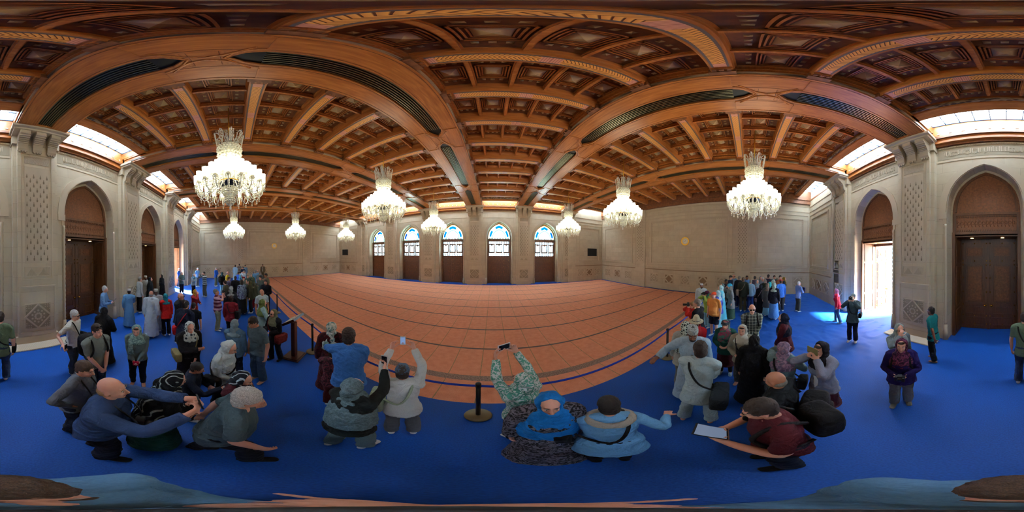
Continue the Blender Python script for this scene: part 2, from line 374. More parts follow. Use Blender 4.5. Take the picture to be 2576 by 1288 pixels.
def panel(mb, ax, pos, d, a, b, big=False):
    w = b-a; i = .25 if not big else .38
    frame(mb, ax, pos, d, a+i-.14, b-i+.14, 1.98, 6.25, .05, .03, M_stone)
    frame(mb, ax, pos, d, a+i+.22, b-i-.22, 2.18, 5.95, .09, .05, M_stone)
    n = int((w-2*i-.6)/.16)
    for k in range(n):                                            # beaded frame
        c = a+i+.3+k*(w-2*i-.6)/n
        for z in (2.32, 5.78):
            (mb.box(c, c+.08, *sorted((pos, pos+d*.03)), z, z+.05, M_stone) if ax == 'y' else mb.box(*sorted((pos, pos+d*.03)), c, c+.08, z, z+.05, M_stone))
    for k in range(22):
        z = 2.4+k*.155
        for c in (a+i+.34, b-i-.4):
            (mb.box(c, c+.05, *sorted((pos, pos+d*.03)), z, z+.08, M_stone) if ax == 'y' else mb.box(*sorted((pos, pos+d*.03)), c, c+.05, z, z+.08, M_stone))
    (mb.box(a+.05, b-.05, *sorted((pos, pos+d*.04)), 1.68, 1.74, M_band) if ax == 'y' else mb.box(*sorted((pos, pos+d*.04)), a+.05, b-.05, 1.68, 1.74, M_band))
    frame(mb, ax, pos, d, a+.05, b-.05, 6.5, 7.0, .04, .03, M_stone)
    nt_ = 5 if big else 3; st = w/(nt_ + .35)
    for k in range(nt_): diamond(mb, ax, pos, d, (a+b)/2+(k-(nt_-1)/2)*st, .95, min(.42, st*.42), M_stone, M_band if k % 2 else M_carve, (k+1) % 2)
wall_ns(-1, 'wall_near', 'pale limestone wall behind the visitors with pointed door arches and a carved script band')
wall_ns(1, 'wall_far', 'limestone wall across the carpet with five pointed arches over glazed doors')
def wall_end(name, X, d, lab):
    mb = MB(); mb.box(*sorted((X, X-d*.4)), -5.4, 17, 0, 8.6, M_sty)
    ye = [PN-.02, -.05, 1.0, 8.9, 10.0, 15.2]
    for a, b, big in ((ye[0], ye[1], 0), (ye[2], ye[3], 1), (ye[4], ye[5], 0)): panel(mb, 'x', X, d, a, b, big)
    for a, b in ((ye[1], ye[2]), (ye[3], ye[4])):                 # flat pilasters with lattice
        mb.box(*sorted((X, X+d*.1)), a, b, 0, ZW, M_sty); lattice(mb, 'x', X+d*.1, d, (a+b)/2, .3, 2.4, 6.3)
        frame(mb, 'x', X+d*.1, d, a+.12, b-.12, 2.2, 6.5, .03, .02, M_stone)
    return tag(mb.build(name), lab, None, None, SC)
def lattice(mb, ax, pos, d, c, hw, z0, z1, nx=4, dz=.135):
    """rows of flat bottle shapes, the shade of cut-outs put into darker stone"""
    n = int((z1-z0)/dz); dx = 2*hw/(nx-1) if nx > 1 else 0
    for j in range(n):
        z = z0+j*dz; off = 0 if j % 2 == 0 else .5
        for i in range(nx - (j % 2)):
            x = c-hw+(i+off)*dx; w = .024; h = dz*.9
            q = [(x-w, z+.02), (x-w*.6, z), (x+w*.6, z), (x+w, z+.02), (x+w, z+h*.45), (x+w*.35, z+h*.62), (x+w*.35, z+h), (x-w*.35, z+h), (x-w*.35, z+h*.62), (x-w, z+h*.45)]
            mb.prism(q, *sorted((pos, pos+d*.004)), 'y' if ax == 'y' else 'x', M_holeshade)
    return mb
wall_end('wall_left', XL, 1, 'dim limestone end wall with three large blank panels, left of the carpet')
wall_end('wall_right', XR, -1, 'limestone end wall with three large blank panels behind the right hand crowd')
# pilasters: one mesh, mirrored for the far wall
def pilaster_mesh():
    mb = MB(); w = .62
    mb.box(-w-.07, w+.07, -.3, .0, 0, .3, M_stone); mb.box(-w, w, -.3, -.02, .3, 7.0, M_stx); mb.box(-w-.13, w+.13, -.3, -.12, 0, 7.0, M_stx)
    frame(mb, 'y', -.02, 1, -w+.02, w-.02, .42, 2.02, .05, .025, M_stone)
    mb.box(-.43, .43, -.02, -.005, .58, 1.46, M_stone)
    for sx in (-1, 1):
        for sz in (-1, 1):
            mb.prism([(sx*.4, 1.02+sz*.41), (sx*.4, 1.02+sz*.06), (sx*.04, 1.02+sz*.41)], -.01, .003, 'y', M_bandg)
            for k in range(7): a = .1+.3*(k % 3)/3; b_ = .4-.13*(k//3); mb.lathe([(.0, 0), (.03, .0), (0, .02)], (0, 0, 0), M_stone, 3, cap=False) if 0 else mb.box(sx*(.37-.07*(k % 3))-.013, sx*(.37-.07*(k % 3))+.013, -.01, .014, 1.02+sz*(.38-.08*(k//3))-.016, 1.02+sz*(.38-.08*(k//3))+.016, M_stone)
    for k in range(4):
        a = k*PI/2; b = a+PI/2; r = .44; t = .06
        mb.prism([(r*math.cos(a), 1.02+r*math.sin(a)), (r*math.cos(b), 1.02+r*math.sin(b)), ((r-t)*math.cos(b), 1.02+(r-t)*math.sin(b)), ((r-t)*math.cos(a), 1.02+(r-t)*math.sin(a))], -.01, .022, 'y', M_stone)
    mb.prism([(.37*math.cos(k*PI/2), 1.02+.37*math.sin(k*PI/2)) for k in range(4)], -.01, .003, 'y', M_bandg)
    for k in range(20):                                          # pierced rosette
        a = k*PI/5; r = .1 if k < 10 else .2
        x, z = r*math.cos(a+(k//10)*.3), r*math.sin(a+(k//10)*.3)
        if abs(x)+abs(z) < .31: mb.prism([(x+.035*math.cos(q*PI/3), 1.02+z+.035*math.sin(q*PI/3)) for q in range(6)], -.01, .016, 'y', M_stone)
    frame(mb, 'y', -.02, 1, -w+.1, w-.1, 2.2, 6.55, .04, .02, M_stone)
    frame(mb, 'y', -.02, 1, -.42, .42, 2.3, 2.62, .02, .02, M_stone)
    for sx in (-.2, .2): mb.prism([(sx-.18, 2.34), (sx+.18, 2.34), (sx, 2.57)], -.02, -.004, 'y', M_carve)
    mb.box(-.4, .4, -.02, -.01, 6.1, 6.42, M_carve)
    mb.box(-.4, .4, -.02, -.012, 2.72, 5.98, M_stone); lattice(mb, 'y', -.012, 1, 0, .33, 2.8, 5.85, 4, .17)
    # corbel: three scrolled brackets under a slab
    prof = [(0, 6.62), (.06, 6.62), (.1, 6.7), (.12, 6.86), (.2, 7.02), (.34, 7.14), (.44, 7.2), (.44, 7.34), (0, 7.34)]
    for c in (-.47, 0, .47):
        mb.prism([(y-.02, z) for y, z in prof], c-.15, c+.15, 'x', M_stone)
        for q in range(3): mb.box(c-.12+q*.09, c-.06+q*.09, -.02, .05, 6.56, 6.64, M_stone)
        for q in range(7): mb.box(c-.16, c+.16, -.02, .1+q*.052, 6.86+q*.052-.005, 6.875+q*.052, M_stone)
    mb.box(-.78, .78, -.3, .0, 6.96, 7.36, M_stone); mb.box(-.8, .8, -.3, .46, 7.34, 7.42, M_stone); mb.box(-.86, .86, -.3, .56, 7.42, 7.53, M_stone)
    return mb.mesh('pilaster')
pm = pilaster_mesh(); tn = 0
def trim(me, loc, rz, lab, name=None):
    global tn
    tn += 1; o = bpy.data.objects.new('trim_%d' % tn, me); C.objects.link(o); o.location = loc; o.rotation_euler = (0, 0, rz)
    return tag(o, lab, None, None, SC)
for x in BK:
    trim(pm, (x, PN, 0), 0, 'carved limestone pilaster with lattice panel and scrolled corbel on the near wall')
    trim(pm, (x, PF, 0), PI, 'carved limestone pilaster with lattice panel and scrolled corbel on the far wall')
# ------------------------------------------------------------------ doors
def leaf_mesh(w, h, hinge=0):
    mb = MB(); t = .07
    mb.box(-w/2, w/2, -t/2, t/2, 0, h, M_door)
    for d in (-1, 1):
        y = d*t/2
        for z0, z1 in ((.12, .5), (.62, .95), (1.08, h-.85), (h-.66, h-.14)):
            frame(mb, 'y', y, d, -w/2+.13, w/2-.13, z0, z1, .05, .022, M_door)
            frame(mb, 'y', y, d, -w/2+.22, w/2-.22, z0+.1, z1-.1, .02, .02, M_doorc) if z1-z0 > .4 else None
            mb.box(-w/2+.26, w/2-.26, *sorted((y, y+d*.012)), z0+.13, z1-.13, M_doorc) if z1-z0 > .4 else None
        q = [(.13*math.cos(k*PI/8), h-.4+.13*math.sin(k*PI/8)) for k in range(16)]; mb.prism(q, *sorted((y, y+d*.03)), 'y', M_doorc)
    return mb.mesh('leaf')
def studs_mesh(w, h):
    mb = MB()
    for d in (-1, 1):
        for z in (.2, .56, 1.02, 1.55, 2.1, 2.6, h-.75, h-.08):
            for x in ((-w/2+.07), 0, (w/2-.07)):
                if x == 0 and 1 < z < 2.7: continue
                q = [(x, d*.035, z), (x, d*.06, z)]; mb.tube([(x, d*.03, z), (x, d*.05, z), (x, d*.066, z)], [.03, .028, .012], M_brass, 8)
    return mb.mesh('stud')
LW, LH = 1.05, 3.5
leafm, studm = leaf_mesh(LW, LH), studs_mesh(LW, LH)
hm = MB(); hm.tube([(0, .03, 0), (0, .1, 0)], .035, M_brass); hm.lathe([(0, -.05), (.05, -.02), (.05, .02), (0, .05)], (0, .12, 0), M_brass, 10); hm = hm.mesh('handle')
def put(name, me, parent, loc=(0,0,0), rot=(0,0,0)):
    o = bpy.data.objects.new(name, me); C.objects.link(o); o.parent = parent; o.location = loc; o.rotation_euler = rot; return o
def leaf(parent, x, y, rz, hx):
    l_ = put('leaf', leafm, parent, (x, y, .03), (0, 0, rz)); put('stud', studm, l_)
    put('handle', hm, l_, (hx, 0, 1.02)); put('handle', hm, l_, (hx, 0, 1.02), (0, 0, PI)); return l_
def near_case(opened):
    """wooden lining, carved tympanum and soffit; local origin on the floor at the room face, +y into the room"""
    mb = MB()
    for s_ in (-1, 1):
        mb.box(*sorted((s_*1.16, s_*1.06)), -1.3, -.34, 0, 3.78, M_door)
        for z0, z1 in ((.15, 1.0), (1.1, 2.6), (2.7, 3.6)): frame(mb, 'x', s_*1.06, -s_, -1.12, -.5, z0, z1, .05, .02, M_door)
    pts = arch_pts(1.18, 4.42, 1.66)
    mb.prism([(1.16, 3.66)] + pts + [(-1.16, 3.66)], -.5, -.4, 'y', M_doorc)
    frame(mb, 'y', -.4, 1, -1.12, 1.12, 3.7, 4.46, .09, .03, M_door)
    for k in range(26): x = -1.04+k*.08; mb.box(x, x+.045, -.4, -.375, 3.8, 3.86, M_door); mb.prism([(x, 4.3), (x+.06, 4.3), (x+.03, 4.37)], -.4, -.37, 'y', M_door)
    for k in range(16):
        x = -.98+k*.125; mb.tube([(x+.05+.045*math.cos(q*.8), -.397, 4.08+(.09-.008*q)*math.sin(q*.8)) for q in range(9)], .009, M_doorc, 4); mb.tube([(x+.07, -.397, 3.95), (x+.11, -.397, 4.07), (x+.08, -.397, 4.22)], .008, M_doorc, 4)
    arch_band(mb, 0, 1.0, 1.42, 1.08, 1.52, 4.5, -.42, -.37, M_door)
    mb.box(-1.16, 1.16, -1.3, -.4, 3.62, 3.7, M_door); mb.box(-1.1, 1.1, -1.34, -1.14, 3.5, 3.78, M_door)
    return mb.mesh('door_case')
case = near_case(0)
dl = MB(); dl.lathe([(.06, 0), (.06, .02)], (0, 0, 0), M_down, 12); dl = dl.mesh('downlight')
astm = MB(); astm.box(-.04, .04, -1.26, -1.14, 0, 3.5, M_door); astm.box(-1.12, -.98, -1.29, -1.237, 0, 3.55, M_door); astm.box(.98, 1.12, -1.29, -1.237, 0, 3.55, M_door); astm.box(-1.1, 1.1, -1.27, -1.2, 0, .03, M_door); astm = astm.mesh('astragal_light_stops')  # side stops added behind the leaves to block light leaks
DOORLAB = ['left end of the near wall, standing open to daylight', 'second from the left end of the near wall, closed', 'third along the near wall, closed, beside the man with the tablet', 'right behind the photographer, closed', 'right end of the near wall, wide open to bright daylight']
for k in range(5):
    xc = XA + S*(k-2.5)
    d = tag(empty('door_%d' % (k+1), (xc, YN, 0)), 'tall studded wooden double door under a carved arch, ' + DOORLAB[k], None, None, SC)
    put('case', case, d)
    for x in (-.55, .55): put('downlight', dl, d, (x, -.8, 3.605))
    if k in (0, 4):
        leaf(d, -1.08, -1.8, -PI/2-.06, .4); leaf(d, 1.1, -1.8, PI/2+.04, -.4)
    else:
        leaf(d, -.527, -1.2, 0, .4); leaf(d, .527, -1.2, 0, -.4); put('astragal_light_stops', astm, d)
# far wall doors with glazed lattice above and stained glass arch
def far_frame():
    mb = MB()      # local: +y into the room (object is turned by pi)
    for s_ in (-1, 1): mb.box(*sorted((s_*1.16, s_*1.04)), -.75, -.5, 0, 4.42, M_door)
    mb.box(-1.1, 1.1, -.72, -.55, 2.52, 2.74, M_door); mb.box(-1.1, 1.1, -.72, -.55, 4.16, 4.42, M_door); mb.box(-1.04, 1.04, -.7, -.56, 0, .06, M_door)
    for k in range(13):                                            # cresting
        x = -1.04+k*.16; mb.prism([(x, 4.42), (x+.16, 4.42), (x+.12, 4.5), (x+.08, 4.6), (x+.04, 4.5)], -.66, -.6, 'y', M_door)
    for x0, x1 in ((-1.04, -.98), (-.46, -.42), (-.34, -.28), (.28, .34), (.42, .46), (.98, 1.04)): mb.box(x0, x1, -.68, -.58, 2.7, 4.2, M_door)
    for a, b in ((-.98, -.46), (-.28, .28), (.46, .98)):
        mb.box(a, b, -.68, -.58, 3.02, 3.14, M_door); mb.box(a, b, -.68, -.58, 3.82, 3.94, M_door)
        c = (a+b)/2
        for z in (2.74, 3.94):                                     # small star lattices
            for i in range(3): mb.box(c-.2+i*.2-.03, c-.2+i*.2+.03, -.66, -.6, z, z+.28, M_door)
            mb.box(a, b, -.66, -.6, z+.09, z+.12, M_door)
        for z in (3.14, 3.2, 3.26, 3.76, 3.7): mb.box(a, b, -.65, -.62, z, z+.022, M_door)
        for s_ in (-1, 1):
            for i in range(6): mb.box(*sorted((c+s_*.15, c+s_*.27)), -.65, -.62, 3.24+i*.09, 3.265+i*.09, M_door)
        mb.box(c-.26, c-.21, -.66, -.6, 3.12, 3.84, M_door); mb.box(c+.21, c+.26, -.66, -.6, 3.12, 3.84, M_door)
        mb.prism([(c-.1, 3.84), (c-.05, 3.74), (c, 3.68), (c+.05, 3.74), (c+.1, 3.84)], -.65, -.61, 'y', M_door)
    return mb.mesh('frame')
def far_leaf():
    mb = MB(); w = 1.04
    mb.box(0, w, -.66, -.6, .06, 2.52, M_door)
    for z0, z1 in ((.15, .75), (.85, 1.6), (1.7, 2.4)): frame(mb, 'y', -.6, 1, .1, w-.1, z0, z1, .04, .02, M_door)
    return mb.mesh('leaf')
def far_studs():
    mb = MB()
    for z in (.22, .8, 1.2, 1.45, 1.65, 1.95, 2.3):
        for x in (.06, .45, .58, .98): mb.box(x-.015, x+.015, -.6, -.575, z-.012, z+.012, M_brass)
    return mb.mesh('stud')
ffm, flm, fsm = far_frame(), far_leaf(), far_studs()
def stained():
    mbs = []
    zs = 4.42
    def A(f, h): return arch_pts(1.14*f, zs, 1.6*h)
    def ring(f0, f1, m, y, i0=0, i1=16):
        mb = MB(); a, b = A(f0, f0), A(f1, f1)
        for i in range(i0, i1): mb.prism([a[i], b[i], b[i+1], a[i+1]], y, y+.012, 'y', m)
        return mb
    mb = MB(); a = A(.56, .56); mb.prism(a, -.64, -.628, 'y', GLASS['white']); mbs.append(('pane', mb))
    for i0, i1 in ((0, 5), (5, 11), (11, 16)):
        mb = MB()
        segs = [(.56, .62, 'green'), (.62, .66, 'teal'), (.66, .70, 'white'), (.86, .90, 'white'), (.90, .95, 'teal'), (.95, .985, 'amber')]
        for f0, f1, g in segs:
            r = ring(f0, f1, GLASS[g], -.64, i0, i1); mb.add(r.v, r.f, GLASS[g])
        j0, j1 = (i0+1, i1-1)
        r = ring(.70, .86, GLASS['blue'], -.64, j0, j1); mb.add(r.v, r.f, GLASS['blue'])
        for q in ((i0, j0), (j1, i1)):
            r = ring(.70, .86, GLASS['white'], -.64, *q); mb.add(r.v, r.f, GLASS['white'])
        mbs.append(('pane', mb))
    lead = MB()
    for f in (.56, .66, .70, .86, .95, .985, 1.0):
        a = [(x, -.634, z) for x, z in A(f, f)]
        lead.tube(a, .012 if f < .98 else .022, M_door, 4, False)
    for i in (5, 11, 2, 14):
        a, b = A(.56, .56)[i], A(1, 1)[i]; lead.tube([(a[0], -.634, a[1]), (b[0], -.634, b[1])], .012, M_door, 4, False)
    a = A(1.02, 1.02); b = A(.975, .975)
    for i in range(16): lead.prism([a[i], b[i], b[i+1], a[i+1]], -.7, -.58, 'y', M_door)
    return [(n, m.mesh(n)) for n, m in mbs], lead.mesh('leading')
panes, leadm = stained()
upper = MB(); upper.box(-1.04, 1.04, -.64, -.632, 2.74, 4.2, GLASS['white']); upper = upper.mesh('pane')
cw = MB(); cw.box(-.5, .5, 0, 0, 0, 0, M_blue)
WLAB = ['leftmost', 'second from the left', 'centre', 'fourth from the left', 'rightmost']
kn = MB(); kn.lathe([(0, -.03), (.035, 0), (0, .03)], (0, 0, 0), M_brass, 8); kn = kn.mesh('handle')
for k in range(5):
    xc = XA + S*(k-2.5)
    d = tag(empty('door_%d' % (k+6), (xc, YF, 0), PI), 'dark wooden double door with glazed lattice over it, %s of five in the far wall' % WLAB[4-k if 0 else k], None, None, SC)
    put('frame', ffm, d)
    for sx in (1, -1):
        l_ = put('leaf', flm, d); l_.scale = (sx, 1, 1); put('stud', fsm, l_); put('handle', kn, l_, (.28, -.57, 1.12))
    put('pane', upper, d)
    w_ = tag(empty('window_%d' % (k+1), (xc, YF, 0), PI), 'pointed stained glass fanlight with blue, green and amber panes, %s over the far doors' % WLAB[k], None, None, SC)
    for n_, m_ in panes: put(n_, m_, w_)
    put('leading', leadm, w_)
    tag(MB().box(xc-1.15, xc+1.15, YF-.02, YF+.6, 0, .012, M_blue).build('door_mat'), 'blue runner laid in the %s far doorway' % WLAB[k], 'mat')
# ------------------------------------------------------------------ ceiling
def bay_mesh(w):
    """coffered field of one bay, local x centred, between beams of clear width w"""
    mb = MB(); y0, y1 = -3.35, 13.8; zc = 8.06
    mb.box(-w/2-.2, w/2+.2, y0, y1, zc, zc+.1, M_woodd)
    ys = [y0] + RIBY + [y1]; nx = 5; cx = w/nx
    for j in range(len(ys)-1):
        a, b = ys[j]+.19, ys[j+1]-.19
        if b-a < .5: continue
        for i in range(nx+1):
            x = -w/2+i*cx
            if 0 < i < nx: mb.box(x-.028, x+.028, a-.05, b+.05, 7.84, zc, M_wood)
            if 0 < i < nx: mb.box(x-.05, x+.05, a-.05, b+.05, 7.95, zc, M_wood)
            if i == nx: break
            c, m_ = x+cx/2, (a+b)/2
            for h, t, zz in ((.25, .022, 7.985), (.205, .02, 8.01), (.16, .016, 8.03)):
                for q in ((c-h, c+h, m_-h, m_-h+t), (c-h, c+h, m_+h-t, m_+h), (c-h, c-h+t, m_-h, m_+h), (c+h-t, c+h, m_-h, m_+h)):
                    mb.box(*q, zz, zc, M_wood if h != .2 else M_woodd)
            r = .135
            mb.add([(c-r, m_-r, zc-.004), (c+r, m_-r, zc-.004), (c+r, m_+r, zc-.004), (c-r, m_+r, zc-.004), (c, m_, zc-.17)], [(0,1,4), (1,2,4), (2,3,4), (3,0,4)], M_pale)
            for sy in (-1, 1):
                for q in (-1, 0, 1):
                    px_, py_ = c+q*.15, m_+sy*.34; e = .035
                    mb.add([(px_-e, py_-e, zc), (px_+e, py_-e, zc), (px_+e, py_+e, zc), (px_-e, py_+e, zc), (px_, py_, zc-.04)], [(0,1,4), (1,2,4), (2,3,4), (3,0,4)], M_pale)
        for s_ in (-1, 1): mb.box(*sorted((s_*w/2, s_*(w/2-.1))), a-.1, b+.1, 7.9, zc, M_wood)
    return mb.mesh('ceiling')
def rib_mesh(w):
    mb = MB(); h = w/2
    mb.prism([(-.19, 8.25), (-.19, 7.98), (-.165, 7.9), (-.165, 7.74), (-.15, 7.66), (-.15, 7.63), (.15, 7.63), (.15, 7.66), (.165, 7.74), (.165, 7.9), (.19, 7.98), (.19, 8.25)], -h, h, 'x', M_wood)
    for s_ in (-1, 1):
        mb.box(*sorted((s_*(h-.12), s_*h)), -.19, .19, 7.52, 7.75, M_woodd); mb.box(*sorted((s_*(h-.2), s_*h)), -.15, .15, 7.58, 7.66, M_wood)
        for q in (-.1, 0, .1): mb.box(*sorted((s_*(h-.18), s_*(h-.12))), q-.03, q+.03, 7.54, 7.64, M_woodd)
    return mb.mesh('rib')
def inlay_mesh(w):
    mb = MB(); mb.box(-w/2+.24, w/2-.24, -.115, .115, -.008, .004, M_herr); return mb.mesh('inlay')
def header_mesh(w):
    """board, skylight curb and fascia next to each long wall; local y = distance from wall face into the room"""
    mb = MB(); h = w/2+.05
    mb.box(-h, h, 1.2, 1.55, 7.78, 8.4, M_wood); mb.box(-h, h, 1.16, 1.22, 7.9, 8.5, M_woodd); mb.box(-h, h, 1.5, 1.62, 7.86, 7.98, M_trimg)
    mb.box(-h, h, .2, .26, 7.62, 8.5, M_wood); mb.box(-h, h, .0, .3, 7.5, 7.62, M_woodd); mb.box(-h, h, 0, .22, 7.3, 7.5, M_wood); mb.box(-h, h, 0, .12, 7.18, 7.32, M_woodd)
    for i in range(8):
        x = -h+.25+i*(2*h-.5)/7
        mb.box(x-.045, x+.045, .255, .27, 7.72, 7.8, M_trimg); mb.box(x-.03, x+.03, .26, .28, 7.735, 7.785, M_white)
    mb.box(-h-.2, h+.2, -.3, .2, 8.4, 8.5, M_woodd)
    for s_ in (-1, 1): mb.box(*sorted((s_*h, s_*(h-.06))), .2, 1.2, 7.9, 8.5, M_wood)
    return mb.mesh('cornice')
M_white = mat('white_enamel', srgb(225, 225, 220), .4)
M_leadf = mat('skylight_bar', srgb(40, 60, 96), .5)
def skylight_mesh(w):
    mb = MB(); h = w/2
    mb.box(-h, h, .24, 1.2, 8.3, 8.315, M_sky); f = MB()
    for i in range(8):
        x = -h+i*2*h/7; f.box(x-.012, x+.012, .24, 1.2, 8.25, 8.3, M_leadf)
    for y in (.27, .72, 1.17): f.box(-h, h, y-.01, y+.01, 8.26, 8.29, M_leadf)
    return mb.mesh('pane'), f.mesh('glazing_bar')
def beam_mesh():
    mb = MB(); w = .725; y0, y1 = PN+.42, PF-.42
    ya, yb = -4.6, 15.2
    mb.box(-w+.06, w-.06, ya, yb, 7.74, 8.45, M_woody)
    for s_ in (-1, 1):
        mb.box(*sorted((s_*.215, s_*w)), ya, yb, 7.5, 7.76, M_woody)
        mb.box(*sorted((s_*(w-.05), s_*(w+.03))), ya, yb, 7.56, 7.66, M_trimg); mb.box(*sorted((s_*(w-.02), s_*(w+.05))), ya, yb, 7.78, 7.84, M_wood)
        mb.box(*sorted((s_*.26, s_*.268)), ya, yb, 7.492, 7.5, M_woodd); mb.box(*sorted((s_*(w-.06), s_*(w-.05))), ya, yb, 7.492, 7.5, M_woodd)
    mb.box(-.22, .22, ya, yb, 7.6, 7.76, M_black)
    nodes = [-.28, 5.2, 10.68]
    stops = [ya, *nodes, yb]
    for n_ in nodes:
        mb.box(-.214, .214, n_-.16, n_+.16, 7.503, 7.7, M_woody)
        for s_ in (-1, 1):
            # rectangular raised panels either side and ogee ends
            for fr in ((.34, .68),):
                a, b = sorted((s_*fr[0], s_*fr[1]))
                for q in ((a, b, n_-.62, n_-.6), (a, b, n_+.6, n_+.62), (a if s_ < 0 else b-.02, a+.02 if s_ < 0 else b, n_-.62, n_+.62)): mb.box(*q, 7.478, 7.5, M_wood)
            mb.tube([(s_*x, n_+y, 7.492) for x, y in ((.3, -.6), (.27, -.5), (.2, -.36), (.09, -.2), (.035, 0), (.09, .2), (.2, .36), (.27, .5), (.3, .6))], .022, M_wood, 5, False)
            mb.tube([(x, n_+s_*y, 7.492) for x, y in ((-.34, .5), (-.2, .34), (0, .2), (.2, .34), (.34, .5))], .018, M_wood, 5, False)
            mb.box(*sorted((s_*.3, s_*.3)), 0, 0, 0, 0, M_wood)
        for s_ in (-1, 1):
            mb.prism([(-.213, n_+s_*.165), (-.213, n_+s_*.62), (-.15, n_+s_*.42), (0, n_+s_*.24), (.15, n_+s_*.42), (.213, n_+s_*.62), (.213, n_+s_*.165)], 7.506, 7.6, 'z', M_wood)
    for yy in (ya, yb):
        mb.box(-.214, .214, yy if yy < 0 else yy-.5, yy+.5 if yy < 0 else yy, 7.503, 7.7, M_woody)
    return mb.mesh('beam'), nodes, ya, yb
bmesh_, nodes, ya, yb = beam_mesh()
def grille(y0, y1):
    mb = MB()
    for i in range(7):
        x = -.18+i*.06; mb.box(x-.011, x+.011, y0, y1, 7.56, 7.6, M_slat)
    return mb.mesh('vent_grille')
gs = [(ya+.5, nodes[0]-.62), (nodes[0]+.62, nodes[1]-.62), (nodes[1]+.62, nodes[2]-.62), (nodes[2]+.62, yb-.5)]
gm = [grille(a, b) for a, b in gs]
for x in BK:
    b_ = trim(bmesh_, (x, 0, 0), 0, 'wide timber ceiling beam with recessed black air vents, spanning to the far wall')
    for g in gm: put('vent_grille', g, b_)
ceil_root = tag(empty('ceiling', (0, 0, 0)), 'coffered timber ceiling with herringbone ribs over the whole hall', None, None, SC)
cache = {}
wi = 6
for k in range(7):
    x0, x1 = BAYX[k], BAYX[k+1]
    a = x0+.725 if 0 < k else x0; b = x1-.725 if k < 6 else x1
    w = round(b-a, 3); c = (a+b)/2
    if w not in cache: cache[w] = (bay_mesh(w), rib_mesh(w), inlay_mesh(w), header_mesh(w), skylight_mesh(w))
    bm_, rm_, im_, hd_, sk_ = cache[w]
    f_ = put('coffers', bm_, ceil_root, (c, 0, 0))
    for y in RIBY:
        r_ = put('rib', rm_, ceil_root, (c, y, 0)); put('inlay', im_, r_, (0, 0, 7.626))
    for s_, yy, rz in ((-1, YN, 0), (1, YF, PI)):
        trim(hd_, (c, yy, 0), rz, 'timber cornice and skylight curb along the %s wall top' % ('near' if s_ < 0 else 'far'))
        e_ = tag(empty('window_%d' % wi, (c, yy, 0), rz), 'glazed skylight strip in the ceiling along the %s wall' % ('near' if s_ < 0 else 'far'), None, None, SC); wi += 1
        put('pane', sk_[0], e_); put('glazing_bar', sk_[1], e_)
for X, d in ((XL, 1), (XR, -1)):
    m_ = MB(); m_.box(*sorted((X, X+d*.16)), -5, 15.6, 7.18, 7.5, M_woodd); m_.box(*sorted((X, X+d*.24)), -5, 15.6, 7.5, 8.3, M_woodd)
    trim(m_.mesh('cornice'), (0, 0, 0), 0, 'dark timber cornice over the %s end wall' % ('left' if d > 0 else 'right'))
rf = MB(); rf.box(XL-1, XR+1, -3.5, 14, 8.5, 8.6, M_dark);  # unseen slab added over the ceiling to seal light leaks
for x in BK: rf.box(x-.8, x+.8, -6, 16.6, 8.45, 8.6, M_dark)
rf.box(XL-1, XR+1, -6.6, -4.9, 8.5, 8.6, M_dark); rf.box(XL-1, XR+1, 15.5, 17.2, 8.5, 8.6, M_dark)
tag(rf.build('roof'), 'unseen roof slab above the ceiling, added to seal light leaks', None, None, SC)
M_pave = mat('sunlit_paving', srgb(226, 220, 206), .8)
g = MB(); g.box(-60, 60, -60, -6.35, -.2, -.06, M_pave); g.box(-60, 60, 16.4, 70, -.2, -.06, M_pave)
tag(g.build('ground'), 'pale sunlit marble paving outside the open doors', None, None, SC)
# ------------------------------------------------------------------ chandeliers
def bead_build(nt, b):
    o = nt.nodes['Material Output']; t = N(nt, 'ShaderNodeBsdfTransparent'); t.inputs[0].default_value = (.95, .97, .9, 1)
    x = N(nt, 'ShaderNodeMixShader'); x.inputs[0].default_value = .8
    L(nt, t.outputs[0], x.inputs[1]); L(nt, b.outputs[0], x.inputs[2]); L(nt, x.outputs[0], o.inputs[0])
M_bead = mat('crystal_beads', (.95, .94, .78), .12, build=bead_build, spec=.9)
M_arm = mat('glass_arm', (.9, .93, .86), .1, build=bead_build, spec=.9)
M_lit = em('lit_glass_shade', (1, .93, .74), SHADE_E)
M_bowl = mat('dark_blue_bowl', srgb(26, 34, 52), .15, .2)
def bead(mb, c, r, m=None, n=5):
    x, y, z = c; m = m or M_bead
    mb.lathe([(0.001, -r), (r, 0), (0.001, r)], c, m, n, False, False)
